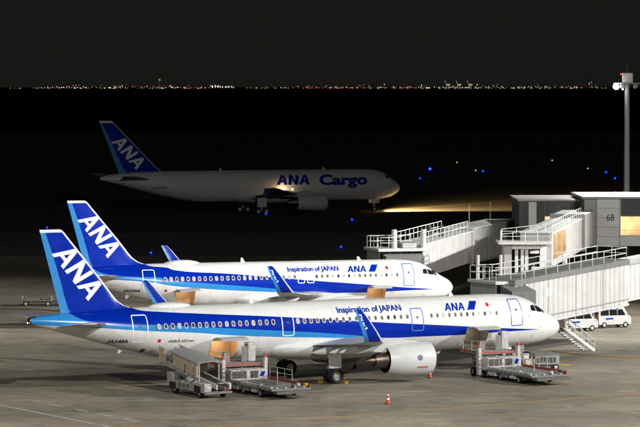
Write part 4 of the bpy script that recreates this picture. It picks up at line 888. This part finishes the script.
# ------------------------------------------------------------------ ground equipment (local x points away from the fuselage, y towards the aircraft's nose)
def body_at(X, Y, a, s, l): return (X-s*cos(a)+l*sin(a), Y-s*sin(a)-l*cos(a), 0)
PA = (18.678, 238.125, .482)
def gse(name, label, cat, s, l, da=0, group=None): return thing(name, label, cat, body_at(*PA, s, l), PA[2]-pi/2+da, group)
def bxl(root, name, x0, x1, y0, y1, z0, z1, m, bev=.015): mb = MB(); mb.box(x0, x1, y0, y1, z0, z1); return mb.build(name, m, root, bevel=bev)
def cwheel(root, x, y, r=.32, wd=.24, name='wheel'): mb = MB(); wheel_mb(mb, x, y, r-.005, r, wd); return mb.build(name, wheelm, root, True)
def loader(label, s, l, da=0):
    r = gse('cargo_loader', label, 'cargo loader', s, l, da, 'cargo loaders at the open hold doors')
    # chassis and long low bed
    bxl(r, 'chassis', 1.2, 8.9, -1.25, 1.25, .28, .56, darkm)
    fr = bxl(r, 'bed', 3.9, 10.3, -1.55, 1.55, .58, .74, gseg)
    for i in range(18):
        x = 4.05+i*.35; mb = MB(); mb.tube((x, -1.42, .77), (x, 1.42, .77), .055, n=8); mb.build('roller', deckm, fr, True)
    bxl(r, 'side_rail', 4.0, 10.2, -1.56, -1.46, .745, .90, gsew); bxl(r, 'side_rail', 4.0, 10.25, 1.46, 1.56, .745, 1.0, pmat('rail_red', (.30, .05, .03), .5, var=.3))
    for i, (x0, x1) in enumerate(((10.35, 11.0),)):
        mb = MB(); mb.box(x0, x1, -1.5, 1.5, .42, .62); mb.build('tail_step', deckm, r, bevel=.02)
    # raised bridge at the hold sill
    bd = bxl(r, 'bridge_platform', -.1, 2.9, -1.5, 1.5, 1.72, 1.92, gsew)
    for i in range(8): x = .1+i*.36; mb = MB(); mb.tube((x, -1.35, 1.95), (x, 1.35, 1.95), .055, n=8); mb.build('roller', deckm, bd, True)
    bxl(r, 'platform_edge', 2.92, 2.98, -1.5, 1.5, 1.78, 1.92, pmat('edge_red', (.36, .08, .05), .5, var=.3)); bxl(r, 'platform_edge', -.1, 2.9, -1.57, -1.51, 1.80, 1.95, MATS['edge_red'])
    for sg in (-1, 1):   # scissor arms
        mb = MB(); mb.bar((.5, sg*1.1, .6), (2.7, sg*1.1, 1.7), .09, .14); mb.bar((2.7, sg*1.14, .6), (.5, sg*1.14, 1.7), .09, .14); mb.build('scissor_arm', gseg, r)
    bxl(r, 'engine_housing', 2.2, 3.85, -1.5, 1.5, .6, 1.55, gsew, .03)
    bxl(r, 'lower_panel', 3.86, 3.90, -1.4, -.2, .95, 1.45, pmat('panel_dark', (.06, .06, .06), .6)); bxl(r, 'lower_panel', 3.86, 3.90, .1, .7, .95, 1.45, MATS['panel_dark'])  # flat dark grey panels on the end of the housing
    mb = MB(); mb.add([(3.905, .85, 1.05), (3.905, 1.15, 1.05), (3.905, 1.30, 1.38), (3.905, 1.0, 1.38)], [(0, 1, 2, 3)]); mb.build('logo_mark', dblue, r, fix=False)
    # lift masts with orange caps
    for y, h in ((-1.72, 2.25), (1.72, 2.3)):
        mb = MB(); mb.box(2.85, 3.2, y-.13, y+.13, .22, h); m_ = mb.build('lift_mast', gsew, r, bevel=.02)
        mb = MB(); mb.lathe([(0, .0), (0, .115), (.18, .115), (.26, .07), (.28, .0)], (3.02, y, h+.005), 'z', 14); mb.build('mast_cap', pmat('cap_red', (.45, .05, .02), .5, var=.2), m_, True)
    bxl(r, 'control_cabin', 1.6, 2.25, .75, 1.35, 1.925, 3.35, gsew, .03); bxl(r, 'cabin_window', 1.75, 2.12, .735, .749, 2.5, 3.2, glassd, 0); bxl(r, 'cabin_opening', 2.252, 2.262, .2, .70, 1.96, 3.1, gseg, 0)
    railing(r, [(.2, -1.45, 1.92), (2.8, -1.45, 1.92)], .75, gsew, 1.2, .028); railing(r, [(4.2, 1.5, 1.0), (7.6, 1.5, 1.0)], .75, gsew, 1.1, .028); railing(r, [(4.1, -1.51, .9), (6.4, -1.51, .9)], .8, gsew, .75, .028)
    for x in (3.0, 5.6, 8.2):
        for sg in (-1, 1): cwheel(r, x, sg*1.32, .28, .2)
    for x in (1.6,):
        for sg in (-1, 1): cwheel(r, x, sg*1.32, .36, .26)
    for i in range(4): bxl(r, 'guide_lane', 4.1, 10.2, -1.15+i*.72, -1.03+i*.72, .75, .845, gsew, .005)
    for i in range(9): x = 4.2+i*.66; mb = MB(); mb.box(x, x+.1, -1.60, -1.565, .60, .88); mb.build('tie_ring', gseg, r)
    for k, (x0, y0) in enumerate(((1.2, -1.3), (1.5, -.9), (2.0, -1.25), (.8, .9))):   # hydraulic hoses looping under the platform
        mb = MB(); mb.path([(x0+.12*t, y0+.03*sin(t*1.7+k), 1.66-.75*sin(pi*t/9)) for t in range(10)], .03, 6); mb.build('hose', blackp, r, True)
    for x, y in ((.9, -.9), (.9, .9), (2.2, 0)): mb = MB(); mb.tube((x, y, .58), (x+.35, y, 1.3), .09, n=10); mb.tube((x+.35, y, 1.3), (x+.52, y, 1.66), .05, n=10); mb.build('lift_cylinder', steel, r, True)
    bxl(r, 'battery_box', 4.1, 5.2, -1.62, -1.28, .30, .55, gsew, .02); bxl(r, 'tool_box', 5.9, 6.8, -1.60, -1.28, .32, .55, gseg, .02); bxl(r, 'fuel_tank', 7.1, 8.0, -1.58, -1.28, .30, .54, gsew, .04)
    bxl(r, 'control_desk', 2.3, 2.75, -1.42, -1.0, 1.96, 2.75, gseg, .02); bxl(r, 'desk_panel', 2.32, 2.72, -1.435, -1.425, 2.4, 2.7, pmat('desk_yellow', (.5, .36, .05), .5), 0)
    for z in (.75, 1.05, 1.35, 1.65): mb = MB(); mb.tube((3.3, -1.9, z), (3.3, -1.55, z), .022, n=6); mb.build('ladder_rung', steel, r)
    for x, y in ((9.9, 1.35), (9.6, .9), (10.05, .3)): bxl(r, 'stop_block', x-.15, x+.15, y-.1, y+.1, .84, 1.02, random.choice((gsew, deckm, yellow)), .01)
    for x in (4.9, 7.8): mb = MB(); mb.tube((x, 0.2, .84), (x, .2, 1.75), .035, n=8); mb.build('guide_stanchion', gsew, r)
    mb = MB(); mb.tube((8.6, -1.5, .76), (8.6, -1.5, 1.0), .10, n=10); mb.build('guide_post', gsew, r, True)
    return r
loader('white cargo loader at the front hold, beside the nose of JA140A', 8.5, 2.05)
loader('white cargo loader at the rear hold, next to the covered belt loader', 30.0, 2.05, .02)

# belt loader under its canopy
def belt_loader():
    r = gse('belt_loader', 'belt loader with grey canopy and cream curtains by the rear of JA140A', 'belt loader', 34.6, 1.6, .04)
    bxl(r, 'chassis', 2.6, 7.7, -1.0, 1.0, .38, .62, gseg); bxl(r, 'front_body', 6.3, 8.3, -1.15, -.1, .42, 1.08, gsew, .05); bxl(r, 'rear_body', 2.5, 3.5, -1.15, 1.0, .64, 1.5, gsew, .04)
    bxl(r, 'side_skirt', 3.55, 6.25, -1.14, -1.02, .45, .98, gsew); bxl(r, 'headlamp', 8.305, 8.33, -.95, -.65, .72, .9, pmat('lens_white', (.8, .8, .78), .2), 0); bxl(r, 'bumper', 8.31, 8.42, -1.1, 1.0, .36, .52, gseg)
    bxl(r, 'tail_lamp', 8.43, 8.47, .5, .85, .62, .8, orangep, 0); bxl(r, 'seat', 6.5, 7.0, .05, .55, .7, 1.0, blackp); mb = MB(); mb.tube((7.6, .3, .62), (7.3, .3, 1.25), .03); mb.build('steering_column', blackp, r)
    bxl(r, 'dash_panel', 7.7, 8.3, .0, 1.0, .64, 1.1, gsew, .04)
    a, b = Vector((.2, 0, 2.15)), Vector((8.9, 0, .95)); sl = (b.z-a.z)/(b.x-a.x); z = lambda x: a.z+(x-a.x)*sl
    mb = MB(); mb.prism([(.2, z(.2)-.10), (8.9, z(8.9)-.10), (8.9, z(8.9)+.03), (.2, z(.2)+.03)], -.42, .42); mb.build('belt', blackp, r)
    for sg in (-1, 1):
        mb = MB(); mb.prism([(.1, z(.1)-.22), (9.0, z(9.0)-.22), (9.0, z(9.0)+.12), (.1, z(.1)+.12)], sg*.52-.07, sg*.52+.07); mb.build('belt_rail', gsew, r, bevel=.03)
    for x in (.7, 2.8, 4.8, 6.8):
        for sg in (-1, 1): mb = MB(); mb.tube((x, sg*.78, z(x)-.15), (x, sg*.78, z(x)+1.2), .045, n=8); mb.build('canopy_post', gsew, r)
    # canopy roof, slightly arched
    rings = []
    for x in (2.6, 3.4, 4.3, 5.2, 6.1, 7.0):
        rings.append([(x, y, z(x)+1.20+.14*(1-(y/1.05)**2)) for y in (-1.05, -.7, -.35, 0, .35, .7, 1.05)]+[(x, y, z(x)+1.14+.14*(1-(y/1.05)**2)) for y in (1.05, .7, .35, 0, -.35, -.7, -1.05)])
    mb = MB(); mb.loft(rings); mb.build('canopy', pmat('canopy_grey', (.28, .28, .27), .6, var=.25, scale=2), r, True)
    for x0, x1, sg in ((.7, 1.7, -1), (.7, 1.7, 1), (2.9, 4.6, -1), (4.9, 5.9, -1), (6.1, 6.7, -1), (3.5, 5.0, 1)):   # gathered curtains
        n = 14; top = [(x0+(x1-x0)*i/n, sg*.86+.04*sin(i*1.9), z(x0+(x1-x0)*i/n)+1.16) for i in range(n+1)]; bot = [(p[0], p[1]+.02*sin(i), p[2]-1.0+.05*sin(i*2.3)) for i, p in enumerate(top)]
        mb = MB(); mb.add(top+bot, [(i, i+1, n+2+i, n+1+i) for i in range(n)]); o = mb.build('curtain', canvas, r, fix=False)
        so = o.modifiers.new('thick', 'SOLIDIFY'); so.thickness = .015
    mb = MB(); mb.bar((3.0, 0, .62), (3.0, 0, z(3)-.1), .4, .12); mb.bar((6.6, 0, .62), (6.6, 0, z(6.6)-.15), .4, .12); mb.build('lift_arm', gseg, r)
    for x in (3.4, 7.2):
        for sg in (-1, 1): cwheel(r, x, sg*.9, .38, .26)
        bxl(r, 'wheel_arch', x-.5, x+.5, -1.16, -1.142, .40, .86, blackp, 0)
    for x in (4.3, 4.9, 5.5): bxl(r, 'vent_panel', x, x+.42, -1.155, -1.142, .55, .88, gseg, 0)
    mb = MB(); mb.add([(6.7, -1.156, .72), (7.0, -1.156, .72), (7.1, -1.156, .92), (6.8, -1.156, .92)], [(0, 1, 2, 3)]); mb.build('logo_mark', dblue, r, fix=False)
    for k in range(3): mb = MB(); mb.path([(3.2+.3*t, -.75+.1*k, 1.0+.5*sin(.5*t+k)*.5) for t in range(9)], .03, 6); mb.build('hose', blackp, r, True)
    for sg in (-1, 1): mb = MB(); mb.tube((4.2, sg*.45, .62), (5.6, sg*.45, 1.15), .07, n=10); mb.build('lift_cylinder', steel, r, True)
    railing(r, [(1.9, -.62, 1.95), (2.6, -.62, 1.85)], .8, gsew, .7, .025); bxl(r, 'front_grille', 8.305, 8.325, -.55, -.2, .55, .95, blackp, 0); bxl(r, 'reflector', 2.46, 2.495, -1.0, -.7, .8, .95, redp, 0)
    return r
belt_loader()
# chocks and cones
def cone(label, x, y):
    c = thing('traffic_cone', label, 'traffic cone', (x, y, 0), random.random(), 'red traffic cones on the apron')
    mb = MB(); mb.box(-.2, .2, -.2, .2, 0, .05); mb.build('base', pmat('cone_base', (.10, .02, .02), .7), c, bevel=.02)
    f = lambda z: .155-.125*(z-.05)/.75
    for nm, z0, z1, m in (('cone_body', .05, .30, orangep), ('reflective_band', .301, .42, pmat('band_white', (.8, .8, .78), .35)), ('cone_body', .421, .58, orangep), ('reflective_band', .581, .68, MATS['band_white']), ('cone_body', .681, .82, orangep)):
        mb = MB(); mb.lathe([(z0, f(z0)), (z1, f(z1))]+([(z1+.01, .0)] if z1 > .8 else []), (0, 0, 0), 'z', 16); mb.build(nm, m, c, True)
cone('red and white cone just in front of the engine of JA140A', 8.28, 228.7)
cone('red and white cone standing alone, lowest in the photo', 4.7, 209.92)
cone('red and white cone under the wing behind the engine of JA140A', 2.73, 236.84)
cone('red and white cone below the rear fuselage, left of the belt loader', -12.3, 240.5)
mb = MB()
chock = None
for k, (dx, dy) in enumerate(((.75, -.46), (-.75, -.46), (.75, .46))):
    p = Vector(body_at(*PA, 21.97-dx, 3.8+dy)); mb = MB(); mb.prism([(-.16, 0), (.16, 0), (.05, .2), (-.05, .2)], -.3, .3); o = mb.build('wheel_chock', yellow, None, bevel=.02); o.location = p; o.rotation_euler = (0, 0, PA[2])
    tag(o, ['yellow chock ahead of the inner wheel of the near main gear', 'yellow chock behind the inner wheel of the near main gear', 'yellow chock ahead of the outer wheel of the near main gear'][k], 'wheel chock', 'yellow wheel chocks')

# vans
def van(label, x, y, rz):
    v = thing('van', label, 'van', (x, y, 0), rz, 'white vans under the boarding bridge')
    side = [(-1.70, .30), (-1.72, .95), (-1.66, 1.45), (-1.55, 1.84), (-1.35, 1.90), (.75, 1.90), (.98, 1.82), (1.42, 1.12), (1.66, .98), (1.72, .60), (1.70, .30)]
    mb = MB(); n = len(side); rings = []
    for y_, k in ((-.74, .0), (-.70, .03), (.70, .03), (.74, .0)):
        rings.append([(px*(1 if k else .985), (y_*(1 if pz < 1.1 else 1-.09*(pz-1.1)/.8)), pz+(k if pz > 1.5 else 0)) for px, pz in side])
    mb.loft(rings); mb.build('body', pmat('van_white', (.50, .50, .49), .3, var=.1, coat=.4), v, bevel=.03)
    for sg in (-1, 1):
        for x0, x1 in ((-1.45, -.62), (-.52, .22), (.30, 1.0)):
            yb = lambda z: sg*(.745*(1-.09*(z-1.1)/.8)+.012); xt = x1-.22 if x1 > .9 else x1
            mb = MB(); mb.add([(x0, yb(1.15), 1.15), (x1+(.12 if x1 > .9 else 0), yb(1.15), 1.15), (xt, yb(1.68), 1.68), (x0, yb(1.68), 1.68)], [(0, 1, 2, 3)]); mb.build('side_window', glassd, v, fix=False)
        mb = MB(); mb.add([(-1.0, sg*.752, .78), (-.2, sg*.752, .78), (-.1, sg*.752, .92), (-.9, sg*.752, .92)], [(0, 1, 2, 3)]); mb.build('logo_mark', dblue, v, fix=False)
        mb = MB(); mb.box(1.60, 1.735, sg*.60-.1, sg*.60+.1, .72, .88); mb.build('headlight', MATS['lens_white'], v, bevel=.02); mb = MB(); mb.box(-1.745, -1.70, sg*.62-.08, sg*.62+.08, .85, 1.25); mb.build('tail_light', redp, v)
    mb = MB(); mb.add([(1.43, -.62, 1.16), (1.43, .62, 1.16), (1.035, .56, 1.78), (1.035, -.56, 1.78)], [(0, 1, 2, 3)]); mb.build('windscreen', glassd, v, fix=False)
    mb = MB(); mb.add([(-1.72, -.55, 1.2), (-1.72, .55, 1.2), (-1.625, .5, 1.7), (-1.625, -.5, 1.7)], [(0, 1, 2, 3)]); mb.build('rear_window', glassd, v, fix=False)
    for x_ in (-1.08, 1.12):
        for sg in (-1, 1): cwheel(v, x_, sg*.68, .28, .17)
        mb = MB(); 
    bxl(v, 'bumper', 1.66, 1.78, -.7, .7, .28, .5, gseg); bxl(v, 'underbody', -1.6, 1.6, -.6, .6, .2, .32, blackp)
    return v
van('white van nearer the stair, partly hidden by it', 23.1, 272.9, .42)
van('white van farther right, behind the other van', 26.5, 277.0, .42)

# baggage dollies parked far left
def dolly(label, x, y, rz, k):
    d = thing('baggage_dolly', label, 'dolly', (x, y, 0), rz, 'flat dollies left of the tails')
    bxl(d, 'deck', -1.5, 1.5, -.75, .75, .50, .60, gseg)
    bxl(d, 'frame', -1.45, 1.45, -.6, .6, .38, .498, darkm)
    for x_ in (-1.1, 1.1):
        for sg in (-1, 1): cwheel(d, x_, sg*.62, .25, .16)
    for x_ in (-1.45, 1.45): mb = MB(); mb.tube((x_, -.7, .6), (x_, -.7, .95), .03); mb.tube((x_, .7, .6), (x_, .7, .95), .03); mb.tube((x_, -.7, .95), (x_, .7, .95), .03); mb.build('end_rail', steel, d)
    mb = MB(); mb.tube((1.5, 0, .42), (2.35, 0, .40), .035); mb.build('tow_bar', darkm, d)
    if k: bxl(d, 'folded_cover', -1.3, .2, -.5, .5, .605, .78, pmat('cover_olive', (.20, .18, .12), .8, var=.3), .05)
    return d
dolly('flat empty dolly out on the apron, leftmost in the photo', -28.3, 304.3, .04, True)
dolly('flat dolly half hidden behind the tail fin of JA140A', -24.7, 304.6, .04, False)

# nose equipment
g = gse('ground_power_unit', 'small grey wheeled power unit below the nose of JA140A', 'power unit', 2.2, 1.7, 1.2)
bxl(g, 'body', -.95, .95, -.55, .55, .42, 1.15, pmat('unit_grey', (.33, .34, .32), .55, var=.3), .05); bxl(g, 'hood', -.98, .98, -.58, .58, 1.155, 1.24, gseg, .03)
for i in range(6): bxl(g, 'louvre', -.8+i*.26, -.62+i*.26, -.575, -.552, .6, 1.0, darkm, 0)
for x in (-.7, .7):
    for sg in (-1, 1): cwheel(g, x, sg*.5, .24, .16)
mb = MB(); mb.tube((.95, 0, .4), (2.0, 0, .3), .04); mb.build('tow_bar', yellow, g); bxl(g, 'frame', -.9, .9, -.45, .45, .3, .415, darkm)
g = gse('tow_cart', 'small white cart beside the nose wheel of JA140A', 'cart', 4.3, 1.8, .3)
bxl(g, 'body', -.6, .6, -.4, .4, .35, .95, gsew, .04); bxl(g, 'top_box', -.3, .35, -.3, .3, .955, 1.35, gsew, .04); bxl(g, 'panel', -.4, .4, -.425, -.402, .45, .8, gseg, 0)
for x in (-.4, .4):
    for sg in (-1, 1): cwheel(g, x, sg*.38, .2, .13)
mb = MB(); mb.tube((.6, 0, .4), (1.5, 0, 1.1), .035); mb.build('handle', yellow, g)
mb = MB(); pts = [Vector(q) for q in ((19.2, 251.6, .05), (20.2, 249.9, .05), (21.6, 247.9, .05), (23.5, 246.6, .05), (25.6, 246.0, .05), (30, 245.8, .05))]
cps = []
for i in range(len(pts)-1):
    for k in range(5): 
        t = k/5; p0, p1, p2, p3 = pts[max(0, i-1)], pts[i], pts[i+1], pts[min(len(pts)-1, i+2)]
        cps.append(.5*((2*p1)+(-p0+p2)*t+(2*p0-5*p1+4*p2-p3)*t*t+(-p0+3*p1-3*p2+p3)*t**3))
mb.path(cps+[pts[-1]], .032, 8); tag(mb.build('power_cable', pmat('cable_orange', (.62, .26, .06), .6), None, True), 'orange cable snaking over the apron right of the stair foot', 'cable')

# ------------------------------------------------------------------ taxiway lights
def taxi_light(label, x, y, c, r=.24, es=9, grp='taxiway edge lights'):
    r *= .74 if c[2] > .9 else .6
    t = thing('taxiway_light', label, 'taxiway light', (x, y, -.03), 0, grp)
    mb = MB(); mb.tube((0, 0, 0), (0, 0, .06), .2, n=12); mb.tube((0, 0, .06), (0, 0, .22), .06, n=10); mb.build('stem', darkm, t)
    mb = MB(); mb.lathe([(.22, r*.7), (.24+r*.4, r), (.24+r*1.0, r*.85), (.24+r*1.5, r*.4), (.24+r*1.6, 0)], (0, 0, 0), 'z', 14); mb.build('lens', pmat('lens_%d%d%d_%d' % (c[0]*9, c[1]*9, c[2]*9, es), c, .3, emit=c, es=es), t, True)
BL = (.004, .018, 1.0); OR = (1, .75, .45)
for lab, x, y, c, r, es in (('blue taxiway light in front of the main wheels of the cargo jet', -9.15, 516, BL, 0.27, 3), ('blue light on the dark ground below the cargo jet nose wheel', 5.19, 494, BL, 0.23, 8), ('blue light between the cargo jet and the farther parked jet', 2.83, 410.5, BL, 0.20, 8),
    ('brightest blue light right of the cargo jet nose', 28.6, 792, BL, 0.46, 16), ('fainter blue light just below the brightest blue light', 23.46, 714.6, BL, 0.30, 5), ('blue light in the middle of the dark field, beside an amber dot', 41.4, 773.5, BL, 0.35, 8),
    ('upper of the two blue lights left of the floodlight mast', 71.8, 764.5, BL, 0.35, 8), ('lower of the two blue lights left of the floodlight mast', 69.2, 714.6, BL, 0.33, 8), ('blue light just above the tail fin tip of JA140A', -41.8, 466, BL, 0.22, 6), ('blue light left of the far wing tip of JA220A', -21.97, 395.6, BL, 0.20, 8),
    ('faint amber dot highest in the dark field, nearer the cargo jet', 38.9, 865, OR, .24, 2), ('faint amber dot beside the middle blue light', 40.0, 782.7, OR, .24, 2), ('faint amber dot highest in the dark field, nearer the mast', 67.7, 888.6, OR, .26, 2), ('faint amber dot left of the two blue lights by the mast', 70.5, 801.9, OR, .24, 2)):
    taxi_light(lab, x, y, c, r, es)

# ------------------------------------------------------------------ the far shore
DY = 25000; PX = DY/3047
def em(name, c, es): return pmat(name, c, .6, emit=c, es=es)
lights = [em('city_warm', (1, .80, .48), .6), em('city_white', (1, .95, .80), 1.0), em('city_orange', (1, .45, .16), .35), em('city_green', (.75, 1, .6), .3), em('city_red', (1, .14, .08), .35), em('city_dim', (.9, .78, .5), .2)]
cityd = pmat('city_dark', (.05, .05, .045), .9)
shore = MB(); 
def sx(px): return (px-320)*PX
# px ranges with how many blocks, how tall, which lamps
for a, b, n, hmax, ws in ((0, 30, 8, 4, (5,)), (28, 40, 6, 6, (2, 5, 0)), (40, 82, 46, 8, (1, 0, 0, 5, 5)), (82, 104, 12, 6, (5, 5, 0)), (100, 118, 16, 8, (1, 0, 5)), (118, 160, 30, 7, (0, 5, 5, 2)), (160, 180, 16, 9, (0, 0, 5, 1)), (180, 212, 16, 6, (0, 5, 2)), (240, 300, 22, 6, (5, 5, 0, 2)), (300, 420, 80, 8, (2, 0, 5, 5, 4, 0)), (415, 440, 18, 7, (3, 0, 1, 5)), (440, 520, 78, 8, (0, 5, 5, 1, 3)), (520, 580, 60, 8, (0, 5, 5, 0, 3)), (580, 640, 26, 7, (5, 5, 0))):
    for i in range(int(n*1.6)):
        p = random.uniform(a, b); w_ = random.uniform(.6, 1.5)*PX; hh = random.uniform(1.0, hmax*.62)*PX*random.choice((.4, .6, 1)); y = DY+random.uniform(0, 1500); x = sx(p)
        shore.box(x, x+w_, y, y+60, -3, hh, 0)
        for k in range(random.randint(1, 3)):
            lw_ = random.uniform(.3, .95)*PX; lh = random.uniform(.3, .75)*PX; lx = x+random.uniform(0, max(.1, w_-lw_)); lz = random.uniform(.15, 1)*max(1, hh-lh)
            shore.box(lx, lx+lw_, y-3, y-.5, lz, lz+lh, 1+random.choice(ws))
o = shore.build('distant_city', [cityd]+lights, None, fix=False); o['kind'] = 'stuff'; o['label'] = 'dim line of city lights on the far shore along the horizon'; o['category'] = 'city'
def far_box(root, name, x0, x1, z0, z1, m, y=DY-200): mb = MB(); mb.box(x0, x1, y, y+25, z0, z1); return mb.build(name, m, root)
t = thing('observation_tower', 'tall thin lit tower poking above the skyline above the cargo jet tail', 'tower', (sx(161), DY-200, -3))
mb = MB(); mb.tube((0, 0, 0), (0, 0, 9*PX), 5, 3, 8); mb.build('shaft', pmat('shaft_lit', (.2, .2, .18), .8, emit=(1, .9, .6), es=.03), t); mb = MB(); mb.lathe([(8*PX, 3), (8.6*PX, 9), (9.6*PX, 8), (10.4*PX, 2)], (0, 0, 0), 'z', 10); mb.build('lit_head', lights[5], t)
t = thing('lit_waterfront_hall', 'row of cold white lamps on the far shore, brightest on the skyline', 'building', (sx(225), DY-300, -3))
bxl(t, 'hall', -13*PX, 13*PX, 0, 60, 0, 2.4*PX, cityd, 0)
for i in range(9):
    x = (-12+i*2.7+random.uniform(-.6, .6))*PX; hh = random.uniform(.5, 2.4)*PX; zz = random.uniform(1.0, 2.0)*PX; mb = MB(); mb.box(x, x+random.uniform(.5, 1.7)*PX, -4, -1, zz, zz+hh); mb.build('lit_bay', lights[1], t)
for k, p in enumerate((446, 457, 468)):
    t = thing('port_crane', ['leftmost of three lit harbour cranes on the far shore', 'middle of three lit harbour cranes on the far shore', 'rightmost of three lit harbour cranes on the far shore'][k], 'crane', (sx(p), DY-300, -3), 0, 'harbour cranes on the far shore')
    mb = MB(); mb.tube((-8, 0, 0), (-8, 0, 5*PX), 3, n=6); mb.tube((8, 0, 0), (8, 0, 5*PX), 3, n=6); mb.build('leg_frame', lights[5], t); mb = MB(); mb.tube((-12, 0, 5*PX), (-22, 0, 8.5*PX), 3, n=6); mb.build('raised_boom', lights[5], t)
    mb = MB(); mb.box(-9, 20, -6, -3, 4*PX, 4.8*PX); mb.build('crane_lamp', lights[0], t)
t = thing('radio_mast', 'thin lattice mast with tiny red lamps above the far shore', 'mast', (sx(255.5), DY-200, -3))
mb = MB(); mb.tube((0, 0, 0), (0, 0, 23*PX), 1.2, .8, 6); mb.build('lattice', cityd, t)
for z in (13, 22): mb = MB(); mb.box(-3, 3, -6, -3, z*PX, (z+.7)*PX); mb.build('red_lamp', em('mast_red', (1, .2, .1), .12), t)
t = thing('high_rise', 'pair of dim high-rise towers on the skyline left of the floodlight mast', 'building', (sx(586), DY-200, -3))
for x, hh in ((0, 10), (2.6, 8)):
    mb = MB(); mb.box(x*PX, (x+1.8)*PX, 0, 40, 0, hh*PX); tw_ = mb.build('tower_block', cityd, t)
    for i in range(6): mb = MB(); a = (x+random.uniform(.1, 1.1))*PX; z = random.uniform(1, hh-1)*PX; mb.box(a, a+.6*PX, -4, -1, z, z+.55*PX); mb.build('lit_window', lights[5] if i % 2 else lights[0], tw_)
